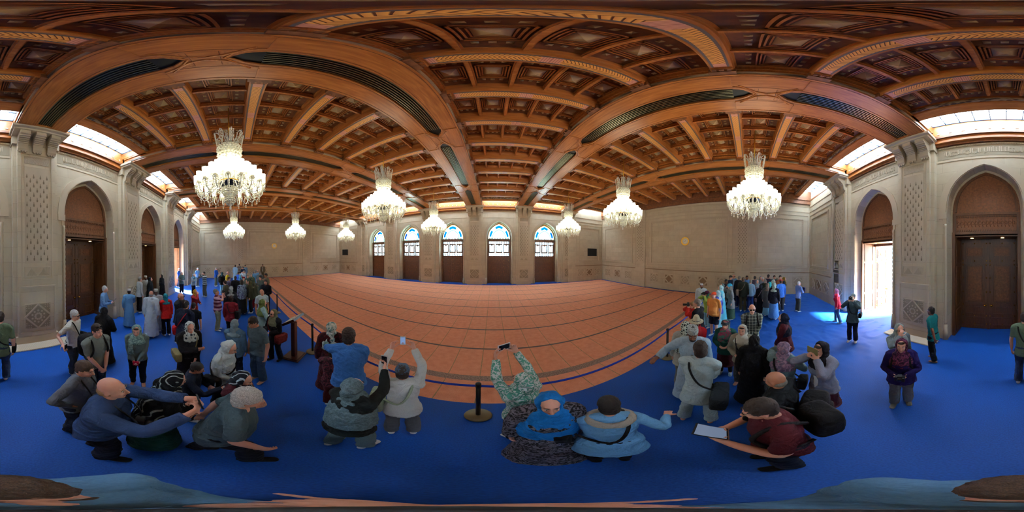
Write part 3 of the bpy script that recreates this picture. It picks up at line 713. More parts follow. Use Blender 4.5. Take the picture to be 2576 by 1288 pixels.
def chandelier():
    t = empty('chandelier')
    def P(name, mb, par=None, mat_=None): return put(name, mb.mesh(name), par or t)
    q = MB(); q.tube([(0,0,2.5), (0,0,4.12)], .016, M_gold, 6); P('rod', q)
    q = MB(); q.lathe([(.02, 3.98), (.1, 4.02), (.15, 4.08), (.15, 4.13)], (0,0,0), M_gold, 16); P('canopy', q)
    q = MB()
    q.lathe([(.02,2.5),(.05,2.35),(.1,2.2),(.06,2.1),(.16,2.04),(.2,2.0),(.1,1.96),(.08,1.6),(.14,1.5),(.1,1.3),(.13,1.1),(.1,.9),(.15,.82),(.08,.7)], (0,0,0), M_arm, 12); P('column', q)
    cr = MB()
    for i in range(8):                                             # crown of scrolled glass arms with strings of drops
        a = 2*PI*i/8+.2; ca, sa = math.cos(a), math.sin(a)
        pts = [(.08, 2.12), (.16, 2.2), (.22, 2.36), (.25, 2.52), (.31, 2.6), (.37, 2.57), (.37, 2.5), (.33, 2.49)]
        cr.tube([(r*ca, r*sa, z) for r, z in pts], .014, M_arm, 5)
        pts = [(.06, 2.3), (.09, 2.5), (.08, 2.64), (.13, 2.68)]; cr.tube([(r*ca, r*sa, z) for r, z in pts], .012, M_arm, 5)
    P('crown_scrolls', cr)
    cb = MB()
    for i in range(8):
        a = 2*PI*i/8+.2; ca, sa = math.cos(a), math.sin(a)
        for k in range(9):
            for dr in (-.045, 0, .045):
                z = 2.5-k*.055; r = .355-.006*k; bead(cb, (r*ca-dr*sa, r*sa+dr*ca, z), .023-.001*k)
        for k in range(6): bead(cb, (.2*math.cos(a+.4), .2*math.sin(a+.4), 2.42-k*.06), .024)
    o = P('crown_drops', cb); o['kind'] = 'stuff'
    cl = MB()
    for j in range(8):
        z = 2.1-j*.07; R_ = (.15, .24, .29, .30, .29, .28, .29, .25)[j]; n = int(R_*84)
        for i in range(n): a = 2*PI*(i+(j % 2)*.5)/n; bead(cl, (R_*math.cos(a), R_*math.sin(a), z), .032 if i % 3 else .04)
    for j in range(5):
        for i in range(10): a = 2*PI*i/10; bead(cl, (.2*math.cos(a), .2*math.sin(a), 2.02-j*.1), .045)
    o = P('crystal_cluster', cl); o['kind'] = 'stuff'
    bw = MB(); bw.lathe([(.06, .62), (.2, .66), (.27, .76)], (0,0,0), M_bowl, 24, cap=False); b_ = P('bowl', bw)
    rm = MB(); rm.tube([(.275*math.cos(2*PI*i/24), .275*math.sin(2*PI*i/24), .765) for i in range(25)], .014, M_gold, 6); put('rim', rm.mesh('rim'), b_)
    pd = MB()
    for j, (z, R_, n) in enumerate(((.6,.17,20),(.54,.19,22),(.48,.19,22),(.42,.15,18),(.34,.1,12),(.28,.12,14),(.22,.12,14),(.16,.08,10))):
        for i in range(n): a = 2*PI*i/n; bead(pd, (R_*math.cos(a), R_*math.sin(a), z), .032)
    pd.lathe([(.01, 0), (.03, .04), (.01, .08), (.045, .12), (.02, .17), (.06, .3), (.1, .5), (.05, .62)], (0,0,0), M_arm, 8); P('pendant', pd)
    dr = MB(); sh = MB()
    sh.lathe([(.034, 0), (.055, .03), (.058, .14), (.062, .27)], (0,0,0), M_lit, 8, True, False); shm = sh.mesh('glass_shade')
    cp = MB(); cp.lathe([(.012, -.07), (.05, -.03), (.06, 0), (.02, 0)], (0,0,0), M_bead, 8)
    for i in range(6): bead(cp, (.055*math.cos(i*PI/3), .055*math.sin(i*PI/3), -.055), .02); bead(cp, (.055*math.cos(i*PI/3), .055*math.sin(i*PI/3), -.1), .014)
    cpm = cp.mesh('candle_cup'); arms = {}
    for R_, zb, n, ph in ((.83, .64, 20, 0), (.68, .82, 16, .2), (.52, .98, 13, .1), (.36, 1.13, 10, .3), (.22, 1.27, 6, .1)):
        am = MB()
        low = zb-.3 if R_ > .8 else zb-.16
        pts = [(.1, zb+.06), (R_*.3, zb+.12), (R_*.55, zb-.02), (R_*.72, low+.04), (R_*.88, low), (R_*.98, low+.1), (R_, zb-.05)]
        am.tube([(x, 0, z) for x, z in pts], .014 if R_ > .8 else .012, M_arm, 6)
        if R_ > .8:
            for x, z in ((R_*.88, low-.05), (R_*.88, low-.1)): bead(am, (x, 0, z), .026)
            for x, z in ((R_*.72, low-.02), (R_*.72, low-.06), (R_*.5, zb-.06)): bead(am, (x, 0, z), .016)
        m_ = am.mesh('arm')
        for i in range(n):
            a = 2*PI*i/n+ph; a_ = put('arm', m_, t, (0, 0, 0), (0, 0, a))
            put('glass_shade', shm, a_, (R_, 0, zb)); put('candle_cup', cpm, a_, (R_, 0, zb))
    for R_, z, n in ((.36, .98, 30), (.56, .8, 40), (.74, .58, 44), (.5, .62, 30)):
        for i in range(n):
            a = 2*PI*i/n
            for k in range(4): bead(dr, (R_*math.cos(a), R_*math.sin(a), z-k*.045), .018)
    o = P('hanging_drops', dr); o['kind'] = 'stuff'
    return t
ch0 = chandelier()
CH = [(.5, -.15, 'nearest chandelier left of the lens, largest in view'), (.5, 5.15, 'chandelier over the carpet, second of the row left of the lens'), (.5, 10.75, 'small far chandelier before the second far door, third of its row'),
      (2.5, -.2, 'distant chandelier by the left end wall, nearest the entrance doors'), (2.5, 5.1, 'middle one of three distant chandeliers before the left end wall'), (2.5, 10.7, 'distant chandelier before the left end wall, beside the black speaker'),
      (-1.5, -.15, 'large chandelier right of the lens, nearest the crowd by the right wall'), (-1.5, 5.2, 'chandelier right of the lens hanging before the clock wall'), (-1.5, 10.65, 'far chandelier right of the centre, beside the black wall screen')]
for i, (k, y, lab) in enumerate(CH):
    o = ch0 if i == 0 else copy_tree(ch0)
    o.location = (XA - k*S, y, 4.07); o.rotation_euler = (0, 0, .3*i)
    tag(o, 'lit cut glass ' + lab, 'chandelier', 'cut glass chandeliers')
# ------------------------------------------------------------------ barrier posts and belts
M_post = mat('brushed_bronze', srgb(52, 46, 40), .4, .6)
M_pbase = mat('dull_bronze_base', srgb(110, 98, 70), .5, .5)
M_belt = mat('blue_belt', srgb(24, 62, 170), .7)
def post():
    t = empty('barrier_post')
    q = MB(); q.lathe([(.165, 0), (.17, .012), (.16, .03), (.04, .045)], (0,0,0), M_pbase, 28); put('base', q.mesh('base'), t)
    q = MB(); q.lathe([(.03, .03), (.03, .88)], (0,0,0), M_post, 14); put('pole', q.mesh('pole'), t)
    q = MB(); q.lathe([(.036, .87), (.036, .95), (.03, .965), (0.002, .97)], (0,0,0), M_post, 14); put('belt_head', q.mesh('belt_head'), t)
    return t
p0 = post(); PX = [-18.6, -14.9, -11.2, -7.55, -3.81, -.16, 3.53, 7.2]
PL = ['farthest left', 'second from the left end', 'third from the left end', 'left of the wooden stand', 'just behind the wooden stand', 'behind the leaf print hoodie', 'left of the tall capped man', 'rightmost of the row']
for i, x in enumerate(PX):
    o = p0 if i == 0 else copy_tree(p0)
    o.location = (x, 1.89, .016); tag(o, 'dark belt barrier post on a round base, ' + PL[i], 'barrier post', 'belt barrier posts along the carpet edge')
BL = ['far left', 'second from the left', 'third from the left', 'between the third and fourth post from the left', 'running behind the information stand post', 'running behind the couple and the white sweater', 'running behind the floral hoodie to the white robed man', 'running right behind the right hand crowd']
for i in range(len(PX)-1):
    a, b = PX[i]+.034, PX[i+1]-.034; q = MB(); n = 14
    for k in range(n):
        t0, t1 = k/n, (k+1)/n; z = lambda t: .915-.05*4*t*(1-t)
        xa, xb = a+(b-a)*t0, a+(b-a)*t1
        q.prism([(xa, z(t0)-.025), (xb, z(t1)-.025), (xb, z(t1)+.025), (xa, z(t0)+.025)], 1.888, 1.892, 'y', M_belt)
    tag(q.build('barrier_belt'), 'blue retractable barrier belt, ' + BL[i+1], 'barrier belt', 'blue belts between the posts')
# ------------------------------------------------------------------ information stand
M_sign = mat('stand_wood', srgb(58, 24, 16), .35)
M_paper = mat('sign_sheet', srgb(206, 206, 186), .5)
M_ink = mat('sign_print', srgb(60, 64, 60), .6)
sg = tag(empty('information_stand', (-3.78, 1.37, .012), math.radians(-48)), 'dark wooden information stand with a tilted framed sheet, beside a barrier post', 'sign stand')
q = MB(); q.box(-.26, .26, -.22, .22, 0, .035, M_sign); q.box(-.22, .22, -.18, .18, .035, .05, M_sign); put('base', q.mesh('base'), sg)
q = MB(); q.box(-.07, .07, -.05, .05, .05, 1.12, M_sign); put('post', q.mesh('post'), sg)
tb = put('panel', MB().box(-.27, .27, -.19, .19, -.03, .03, M_sign).mesh('panel'), sg, (0, -.02, 1.2), (math.radians(32), 0, 0))
q = MB(); q.box(-.24, .24, -.16, .16, .03, .034, M_paper); put('sheet', q.mesh('sheet'), tb)
for x, y, w, h in ((-.08, .06, .06, .018), (.08, .09, .05, .02), (-.05, -.05, .08, .025), (.1, 0, .04, .01), (-.16, 0, .05, .01), (.02, .02, .05, .008), (.12, -.08, .07, .01)): q = MB(); q.box(x-w/2, x+w/2, y-h/2, y+h/2, .034, .036, M_ink); put('print', q.mesh('print'), tb)
# ------------------------------------------------------------------ clocks, speakers, floor outlets
def clock(x, y, rz, lab):
    t = tag(empty('wall_clock', (x, y, 4.08), rz), lab, 'clock', 'round gilt wall clocks')
    q = MB(); n = 32
    ring = lambda r0, r1, y0, y1, m: [q.prism([(r0*math.cos(2*PI*i/n), r0*math.sin(2*PI*i/n)), (r1*math.cos(2*PI*i/n), r1*math.sin(2*PI*i/n)), (r1*math.cos(2*PI*(i+1)/n), r1*math.sin(2*PI*(i+1)/n)), (r0*math.cos(2*PI*(i+1)/n), r0*math.sin(2*PI*(i+1)/n))], y0, y1, 'y', m) for i in range(n)]
    ring(.24, .34, 0, .06, M_gold); ring(.31, .34, .06, .08, M_gold)
    for i in range(12): a = PI*i/6; q.lathe([(0.002, -.03), (.03, 0), (0.002, .03)], (.33*math.cos(a), .05, .33*math.sin(a)), M_gold, 6)
    put('rim', q.mesh('rim'), t)
    q = MB(); q.prism([(.24*math.cos(2*PI*i/n), .24*math.sin(2*PI*i/n)) for i in range(n)], .01, .04, 'y', mat('clock_face', srgb(226, 224, 210), .4)); f = put('face', q.mesh('face'), t)
    q = MB(); q.prism([(.17, -.006), (.17, .006), (.215, .007), (.215, -.007)], .04, .045, 'y', M_dark); q = q.mesh('hour_mark')
    for i in range(12): put('hour_mark', q, f, (0, 0, 0), (0, PI*i/6, 0))
    for nm, ln, a in (('hour_hand', .12, 2.2), ('minute_hand', .19, -.55)):
        q = MB(); dx, dz = math.sin(a), math.cos(a); q.prism([(-dz*.01, dx*.01), (dx*ln, dz*ln), (dz*.01, -dx*.01)], .045, .052, 'y', M_dark); put(nm, q.mesh(nm), t)
clock(XR, 4.97, PI/2, 'round gilt wall clock centred on the right end wall panel')
clock(XL, 4.9, -PI/2, 'round gilt wall clock on the dim left end wall')
def speaker(x, lab):
    t = tag(empty('wall_speaker', (x, 15.2, 3.2), PI), lab, 'speaker', 'black boxes on the far wall end panels')
    q = MB(); q.box(-.58, .58, .06, .2, -.42, .42, M_dark); put('cabinet', q.mesh('cabinet'), t)
    q = MB(); q.box(-.54, .54, .2, .21, -.38, .38, mat('speaker_cloth', srgb(30, 30, 30), .95)); put('grille', q.mesh('grille'), t)
    q = MB(); q.box(-.15, .15, 0, .06, -.12, .12, M_dark); put('bracket', q.mesh('bracket'), t)
speaker(10.55, 'black rectangular wall box on the far wall panel, right of the doors')
speaker(-19.2, 'black rectangular wall box on the far wall panel, left of the doors')
# fringed rug strips at the pilaster bases of the near wall
M_rug = mat('cream_red_rug', srgb(180, 150, 130), .9, build=lambda nt, b: (lambda v: (lambda w: (L(nt, v, w.inputs['Vector']), L(nt, ramp(nt, w.outputs[0], [(.35, srgb(206, 194, 170)), (.5, srgb(150, 84, 66)), (.62, srgb(198, 184, 160))]), b.inputs['Base Color'])))(N(nt, 'ShaderNodeTexWave', i_Scale=6, i_Distortion=3)))(coords(nt, 'Object')))
for i, x in enumerate((BK[3], BK[4])):
    q = MB(); q.box(x-.95, x+.95, -4.72, -4.3, .03, .045, M_rug)
    for k in range(60): q.box(x-.95+k*1.9/60, x-.935+k*1.9/60, -4.3, -4.26, .03, .038, M_rug)
    tag(q.build('rug_strip'), 'fringed rug edge at the pilaster foot ' + ('beside the grey haired visitor in glasses' if i == 0 else 'behind the teal polo walker'), 'rug')
# ------------------------------------------------------------------ cloth, skin and hair materials
def fab(r, g, b, kind='plain', r2=0, g2=0, b2=0, sc=1.0, rough=.85):
    key = 'fabric_%s_%d_%d_%d_%d_%d_%d_%.1f' % (kind, r, g, b, r2, g2, b2, sc)
    if key in MATS: return MATS[key]
    c1, c2 = srgb(r, g, b), srgb(r2, g2, b2)
    def f(nt, bs):
        v = coords(nt, 'Object')
        n = N(nt, 'ShaderNodeTexNoise', i_Scale=120, i_Detail=2); L(nt, v, n.inputs['Vector'])
        nf = N(nt, 'ShaderNodeTexNoise', i_Scale=9, i_Detail=4, i_Distortion=1.2); L(nt, v, nf.inputs['Vector'])
        s = N(nt, 'ShaderNodeSeparateXYZ'); L(nt, v, s.inputs[0])
        fr = lambda o, k: mth(nt, 'FRACT', mth(nt, 'MULTIPLY', s.outputs[o], k))
        if kind == 'stripe': fac = ramp(nt, fr(2, 9*sc), [(0, (0,0,0)), (.45, (0,0,0)), (.5, (1,1,1)), (.95, (1,1,1)), (1, (0,0,0))])
        elif kind == 'check': fac = mth(nt, 'MULTIPLY', mth(nt, 'ADD', mth(nt, 'GREATER_THAN', fr(0, 14*sc), .7), mth(nt, 'GREATER_THAN', fr(2, 14*sc), .7)), .5)
        elif kind == 'dots':
            vo = N(nt, 'ShaderNodeTexVoronoi', i_Scale=26*sc, i_Randomness=.4); L(nt, v, vo.inputs['Vector']); fac = ramp(nt, vo.outputs[0], [(.28, (1,1,1)), (.36, (0,0,0))])
        elif kind == 'floral':
            n4 = N(nt, 'ShaderNodeTexNoise', i_Scale=13*sc, i_Detail=2, i_Distortion=2.5); L(nt, v, n4.inputs['Vector']); fac = ramp(nt, n4.outputs[0], [(.47, (0,0,0)), (.53, (1,1,1))])
        elif kind == 'cell':
            vo = N(nt, 'ShaderNodeTexVoronoi', feature='DISTANCE_TO_EDGE', i_Scale=20*sc, i_Randomness=.3); L(nt, v, vo.inputs['Vector']); fac = ramp(nt, vo.outputs[0], [(.12, (1,1,1)), (.2, (0,0,0))])
        elif kind == 'swirl':
            w = N(nt, 'ShaderNodeTexWave', i_Scale=5*sc, i_Distortion=14, i_Detail=1); w.inputs['Detail Scale'].default_value = .6; L(nt, v, w.inputs['Vector']); fac = ramp(nt, w.outputs[0], [(.86, (0,0,0)), (.93, (1,1,1))])
        else: fac = None
        col = mixc(nt, fac, c1, c2) if fac is not None else c1
        L(nt, mixc(nt, mth(nt, 'MULTIPLY', n.outputs[0], .3), col, (0,0,0,1)), bs.inputs['Base Color'])
        h = mth(nt, 'ADD', mth(nt, 'MULTIPLY', nf.outputs[0], 1), mth(nt, 'MULTIPLY', n.outputs[0], .05)); bump(nt, bs, h, .8, .04)
    return mat(key, c1, rough, build=f, spec=.25)
def skin(r, g, b):
    return mat('skin_%d_%d_%d' % (r, g, b), srgb(r, g, b), .5, build=lambda nt, bs: L(nt, mixc(nt, mth(nt, 'MULTIPLY', N(nt, 'ShaderNodeTexNoise', i_Scale=14).outputs[0], .35), srgb(r, g, b), srgb(int(r*.78), int(g*.6), int(b*.55))), bs.inputs['Base Color']))
SK = {'fair': skin(214, 160, 136), 'tan': skin(186, 130, 102), 'brown': skin(128, 82, 58), 'dark': skin(84, 54, 40)}
def hairm(r, g, b): return mat('hair_%d_%d_%d' % (r, g, b), srgb(r, g, b), .6, build=lambda nt, bs: (lambda n: (L(nt, ramp(nt, n.outputs[0], [(.35, srgb(int(r*.6), int(g*.6), int(b*.6))), (.65, srgb(min(255, int(r*1.2)), min(255, int(g*1.2)), min(255, int(b*1.2))))]), bs.inputs['Base Color']), bump(nt, bs, n.outputs[0], .6, .01)))(N(nt, 'ShaderNodeTexNoise', i_Scale=60, i_Detail=3)))
HR = {'black': hairm(30, 24, 22), 'brown': hairm(74, 52, 36), 'dbrown': hairm(48, 34, 26), 'grey': hairm(130, 126, 118), 'white': hairm(190, 190, 186), 'blond': hairm(150, 116, 74)}
M_lip = mat('lip', srgb(166, 92, 82), .5); M_eyew = mat('eye_white', srgb(190, 180, 170), .3); M_iris = mat('iris', srgb(36, 26, 20), .2)
M_glass = mat('dark_lens', srgb(14, 14, 16), .1); M_leather = mat('black_leather', srgb(22, 22, 24), .45)
M_screen = em('phone_screen', (.35, .55, 1), .6); M_tabs = em('tablet_screen', (.45, .6, .9), .35); M_screend = mat('screen_dark', srgb(16, 22, 40), .1)
TEX = bpy.data.textures.new('cloth_folds', 'CLOUDS'); TEX.noise_scale = .11; TEX.noise_depth = 1
TEXH = bpy.data.textures.new('hair_locks', 'CLOUDS'); TEXH.noise_scale = .022; TEXH.noise_depth = 1
TEXF = bpy.data.textures.new('scarf_folds', 'CLOUDS'); TEXF.noise_scale = .06; TEXF.noise_depth = 1
# ------------------------------------------------------------------ figure building blocks
V = Vector
def crom(pts, vals, sub=3):
    """Catmull-Rom resampling of a path and its radii"""
    P = [V(p) for p in pts]; out = []; ov = []
    for i in range(len(P)-1):
        p0, p1, p2, p3 = P[max(i-1, 0)], P[i], P[i+1], P[min(i+2, len(P)-1)]
        for k in range(sub):
            t = k/sub; t2, t3 = t*t, t*t*t
            out.append(.5*((2*p1) + (p2-p0)*t + (2*p0-5*p1+4*p2-p3)*t2 + (3*p1-p0-3*p2+p3)*t3))
            a, b = vals[i], vals[i+1]; s = t*t*(3-2*t)
            ov.append(tuple(x+(y-x)*s for x, y in zip(a, b)) if isinstance(a, tuple) else a+(b-a)*s)
    out.append(P[-1]); ov.append(vals[-1]); return out, ov
def sweep(mb, pts, rs, m, side=None, n=12, round0=True, round1=True, sub=3):
    """closed tube of elliptical section; rs = radius or (rx, ry); side = direction of rx"""
    pts, rs = crom(pts, [r if isinstance(r, tuple) else (r, r) for r in rs], sub)
    if round0:
        t = (pts[1]-pts[0]).normalized(); r = rs[0]; k = min(r)
        pts = [pts[0]-t*k*.98, pts[0]-t*k*.7] + pts; rs = [(r[0]*.18, r[1]*.18), (r[0]*.72, r[1]*.72)] + rs
    if round1:
        t = (pts[-1]-pts[-2]).normalized(); r = rs[-1]; k = min(r)
        pts = pts + [pts[-1]+t*k*.7, pts[-1]+t*k*.98]; rs = rs + [(r[0]*.72, r[1]*.72), (r[0]*.18, r[1]*.18)]
    vs_ = []; fs = []; prev = V(side) if side is not None else None
    for j, p in enumerate(pts):
        t = (pts[min(j+1, len(pts)-1)] - pts[max(j-1, 0)])
        t = t.normalized() if t.length > 1e-6 else V((0,0,1))
        if prev is None: prev = t.cross(V((0,0,1)) if abs(t.z) < .9 else V((0,1,0)))
        a = prev - t*prev.dot(t); a = a.normalized() if a.length > 1e-5 else t.orthogonal().normalized()
        prev = a; b = t.cross(a)
        for i in range(n):
            g = 2*PI*i/n; vs_.append(p + a*math.cos(g)*rs[j][0] + b*math.sin(g)*rs[j][1])
    for j in range(len(pts)-1):
        for i in range(n): k = (i+1) % n; fs.append((j*n+i, j*n+k, (j+1)*n+k, (j+1)*n+i))
    fs += [tuple(range(n))[::-1], tuple(range((len(pts)-1)*n, len(pts)*n))]
    mb.add(vs_, fs, m, True)
def ell(mb, c, r, m, R_=None, n=12, k=8):
    vs_ = []; fs = []; R_ = R_ or Matrix.Identity(3); c = V(c)
    for j in range(1, k):
        a = PI*j/k
        for i in range(n): g = 2*PI*i/n; vs_.append(c + R_ @ V((r[0]*math.sin(a)*math.cos(g), r[1]*math.sin(a)*math.sin(g), r[2]*math.cos(a))))
    for j in range(k-2):
        for i in range(n): q = (i+1) % n; fs.append((j*n+i, (j+1)*n+i, (j+1)*n+q, j*n+q))
    vs_.append(c + R_ @ V((0,0,r[2]))); vs_.append(c + R_ @ V((0,0,-r[2])))
    for i in range(n): q = (i+1) % n; fs.append((len(vs_)-2, i, q)); fs.append((len(vs_)-1, (k-2)*n+q, (k-2)*n+i))
    mb.add(vs_, fs, m, True)
def solid(name, mb, parent, vox, smooth=4, disp=0, tex=None):
    o = mb.build(name, parent)
    r = o.modifiers.new('remesh', 'REMESH'); r.mode = 'VOXEL'; r.voxel_size = vox; r.use_smooth_shade = True
    if smooth: s = o.modifiers.new('smooth', 'SMOOTH'); s.iterations = smooth; s.factor = .5
    if disp:
        d = o.modifiers.new('folds', 'DISPLACE'); d.texture = tex or TEX; d.strength = disp; d.mid_level = .5; d.texture_coords = 'LOCAL'
    return o
def hand(mb, w, d, nr, sd, curl, s, m, lod):
    """palm, four bent fingers of unequal length and a thumb"""
    d = d.normalized(); nr = (nr - d*nr.dot(d)); nr = nr.normalized() if nr.length > 1e-4 else d.orthogonal().normalized()
    la = d.cross(nr)*sd
    sweep(mb, [w-d*.02*s, w+d*.03*s, w+d*.085*s], [(.027*s, .02*s), (.038*s, .018*s), (.041*s, .014*s)], m, side=la, n=10)
    if lod > 1:
        sweep(mb, [w+d*.08*s, w+d*.12*s+nr*.02*s*curl, w+d*.14*s+nr*.06*s*curl], [(.036*s, .013*s), (.034*s, .012*s), (.028*s, .01*s)], m, side=la, n=8); return
    for k, (o_, ln) in enumerate(((-.031, .9), (-.0105, 1.05), (.0105, .98), (.031, .76))):
        p = w+d*.082*s+la*o_*s; pts = [p]; a = curl*.55*(1+.12*k)
        for q, l_ in enumerate((.042, .026, .021)):
            a_ = a*(.7+q*.95); p = p + (d*math.cos(a_) + nr*math.sin(a_) + la*o_*1.4)*l_*ln*s; pts.append(p)
        sweep(mb, pts, [.0095*s, .009*s, .0083*s, .0072*s], m, n=8, sub=2)
    b = w+d*.02*s-la*.03*s
    pts = [b, b+(d*.6-la*.6+nr*.25)*.045*s, b+(d*.95-la*.62+nr*(.35+curl*.3))*.07*s, b+(d*1.2-la*.45+nr*(.4+curl*.7))*.085*s]
    sweep(mb, pts, [.014*s, .012*s, .010*s, .008*s], m, n=8, sub=2)
ARM = {  # right hand target (x, y, z at 1.75 m), elbow hint, curl, palm normal
 'relax': ((.25, .04, .84), (.5, -1, 0), .7, (-1, 0, 0)), 'swing': ((.24, .22, .9), (.4, -1, -.2), .8, (-1, 0, 0)), 'swingb': ((.26, -.2, .9), (.5, -1, -.2), .8, (-1, 0, 0)),
 'clasp': ((.05, .2, .93), (1, -.6, -.3), 1.1, (-.6, -.8, 0)), 'low': ((.07, .27, 1.1), (.9, -.5, -.8), 1.2, (-.5, 0, 1)), 'book': ((.09, .3, 1.16), (.8, -.4, -.9), .9, (-.4, -.3, 1)),
 'face': ((.075, .21, 1.56), (.9, .1, -.9), 1.3, (-.7, -.7, 0)), 'up': ((.09, .36, 1.83), (1, .1, -.3), 1.1, (-.5, -.8, 0)), 'ups': ((.14, .26, 1.9), (1, 0, -.4), 1.1, (-.7, -.6, 0)), 'upf': ((.06, .5, 1.62), (.6, 0, -1), 1.2, (-.7, -.7, 0)),
 'hips': ((.18, .04, 1.0), (1, -.5, .1), 1.0, (-1, 0, 0)), 'back': ((.04, -.19, .98), (1, -.3, 0), .9, (0, 1, 0)), 'cross': ((-.09, .2, 1.15), (1, .3, -.6), .6, (0, -1, 0)), 'chest': ((.03, .2, 1.22), (1, .1, -.7), 1.0, (0, -1, 0)),
 'side': ((.5, .12, 1.15), (.2, -1, -.4), .5, (0, 0, -1)), 'out': ((.42, .3, 1.32), (.3, -.4, -1), .6, (0, 0, -1)), 'point': ((.22, .45, 1.35), (.6, -.3, -1), .4, (0, 0, -1)), 'pole': ((.035, .17, 1.32), (.45, -.3, -1), 1.5, (-.9, -.3, 0)), 'hug': ((.12, .42, 1.22), (1, .3, -.2), .5, (-1, 0, 0))}
PROPS = []
def person(x, y, z0, head, label, H=1.72, sex='m', g=1.0, skin_='fair', hair='short', hc='dbrown', top='tee', tc=(90,90,90), bot='trousers', bc=(40,44,60), feet='sock', fc=(225,225,225),
           R='relax', Lh='relax', lean=4, yaw=0, pitch=0, stride=0, scarf=None, drape=0, hat=None, beard=0, shades=0, belly=0, lod=1, pos=None, extra=(), hug=None, child=0, wide=.1):
    """a standing figure; head = heading in degrees clockwise from the far wall"""
    s = H/1.75; sm = SK[skin_]; vox = {0: .0065, 1: .011, 2: .02}[lod]*(.9 if H < 1.4 else 1)
    hip = V((0, 0, .93)); T = lambda p: hip + Matrix.Rotation(math.radians(-lean), 3, 'X') @ (V(p)-hip)
    fem = sex == 'f'; sw = (.172 if fem else .195)*(.93+.07*g); hw = .1
    def S_(p): return V(p)*s
    hr_ = Matrix.Rotation(math.radians(-yaw), 3, 'Z') @ Matrix.Rotation(math.radians(-(pitch+lean*.5)), 3, 'X')
    hc_ = T((0, .015, 1.50)) + hr_ @ V((0, .012, .135))           # skull centre
    topz = (hc_ + hr_ @ V((0, -.02, .112)))
    if pos is not None:                                            # head pixel given: put the figure under it
        u, v = pos; az = (u/2576-.5)*2*PI; el = (.5-v/1288)*PI
        d = CAMR @ V((math.cos(el)*math.sin(az), math.cos(el)*math.cos(az), math.sin(el)))
        if head is None: pass
        hz = topz.z*s + (.03 if (hat or scarf) else 0) + .012
        t = (hz-CZ)/d.z; wx, wy = d.x*t, d.y*t
        hd = math.degrees(math.atan2(wx, wy)) + 180 - head
        rz = -math.radians(hd); o = Matrix.Rotation(rz, 3, 'Z') @ (topz*s); x, y = wx-o.x, wy-o.y
    else: rz = -math.radians(head)
    zf = .015
    root = tag(empty('person', (x, y, zf), rz), label, 'person')
    # ---- skeleton
    st = stride*.5
    ank = [S_((sx*wide*(1.0 if not child else .9), sx*st*.5 - (.02), .075)) for sx in (-1, 1)]
    hips = [S_((sx*.088, 0, .9)) for sx in (-1, 1)]
    knee = [(a+h)/2 + S_((0, .035+abs(st)*.12, .04)) for a, h in zip(ank, hips)]
    sh = [T((sx*sw, -.005, 1.425))*s for sx in (-1, 1)]
    wr, el_, hd_, par = [], [], [], []
    for i, (nm, sx) in enumerate(((Lh, -1), (R, 1))):
        if isinstance(nm, str): tg, hint, curl, nr = ARM[nm]
        else: tg, hint, curl, nr = nm
        tg = V((tg[0]*sx, tg[1], tg[2]))*s; hint = V((hint[0]*sx, hint[1], hint[2])).normalized(); nr = V((nr[0]*sx, nr[1], nr[2]))
        a, b = .285*s, .265*s; dv = tg-sh[i]; D = dv.length; D2 = min(D, (a+b)*.985); dn = dv/D; w = sh[i]+dn*D2
        ca = max(-1, min(1, (a*a+D2*D2-b*b)/(2*a*D2))); hp = hint-dn*hint.dot(dn); hp.normalize()
        e = sh[i] + dn*a*ca + hp*a*math.sqrt(max(0, 1-ca*ca))
        dirn = (w-e).normalized()
        if isinstance(nm, str) and nm in ('face', 'up', 'ups', 'upf'): dirn = (dirn+V((0, .25, .6))).normalized()
        if isinstance(nm, str) and nm in ('low', 'book'): dirn = (dirn+V((-.3*sx, .2, .1))).normalized()
        wr.append(w); el_.append(e); hd_.append(dirn); par.append((curl, nr))
    hip_l = lambda p: T(p)*s
    gy = 1+belly*.5
    def torso(mb, m, off=0, z0=.86, z1=1.5, shw=0, flare=0):
        rg = [(.86, .150, .110, 0), (.93, .160, .118, -.005), (1.02, .148, .112+belly*.06, belly*.02), (1.10, .140, .108+belly*.07, belly*.03), (1.20, .152, .112+belly*.03, .004), (1.30, .166, .118, .005), (1.38, .172, .108, 0), (1.435, .150, .088, -.005), (1.475, .085, .065, -.008), (1.51, .06, .058, -.005)]
        if fem: rg = [(.86, .158, .115, 0), (.93, .168, .124, -.01), (1.02, .148, .108+belly*.06, 0), (1.10, .128, .1+belly*.06, .002), (1.20, .142, .112, .012), (1.27, .150, .132, .02), (1.36, .150, .105, 0), (1.43, .132, .08, -.005), (1.475, .07, .055, -.008), (1.51, .052, .05, -.005)]
        pts, rs = [], []
        for z, rx, ry, oy in rg:
            if z < z0-.001 or z > z1+.001: continue
            fl = flare*max(0, (1.2-z))
            pts.append(T((0, oy, z))*s); rs.append(((rx*(g if z < 1.4 else .5+.5*g)*(1+shw*0)+off+fl)*s, (ry*g+off+fl)*s))
        sweep(mb, pts, rs, m, side=(1, 0, 0), n=20, round0=False, round1=False, sub=2)
        if z1 > 1.4:                                                # shoulders
            sweep(mb, [T((-sw*.98, -.005, 1.425))*s, T((-sw*.5, -.01, 1.452))*s, T((0, -.01, 1.462))*s, T((sw*.5, -.01, 1.452))*s, T((sw*.98, -.005, 1.425))*s], [(.052+off)*s, (.058+off)*s, (.058+off)*s, (.058+off)*s, (.052+off)*s], m, n=12)
    ar = (.9 if fem else 1.0)*(.75+.25*g)
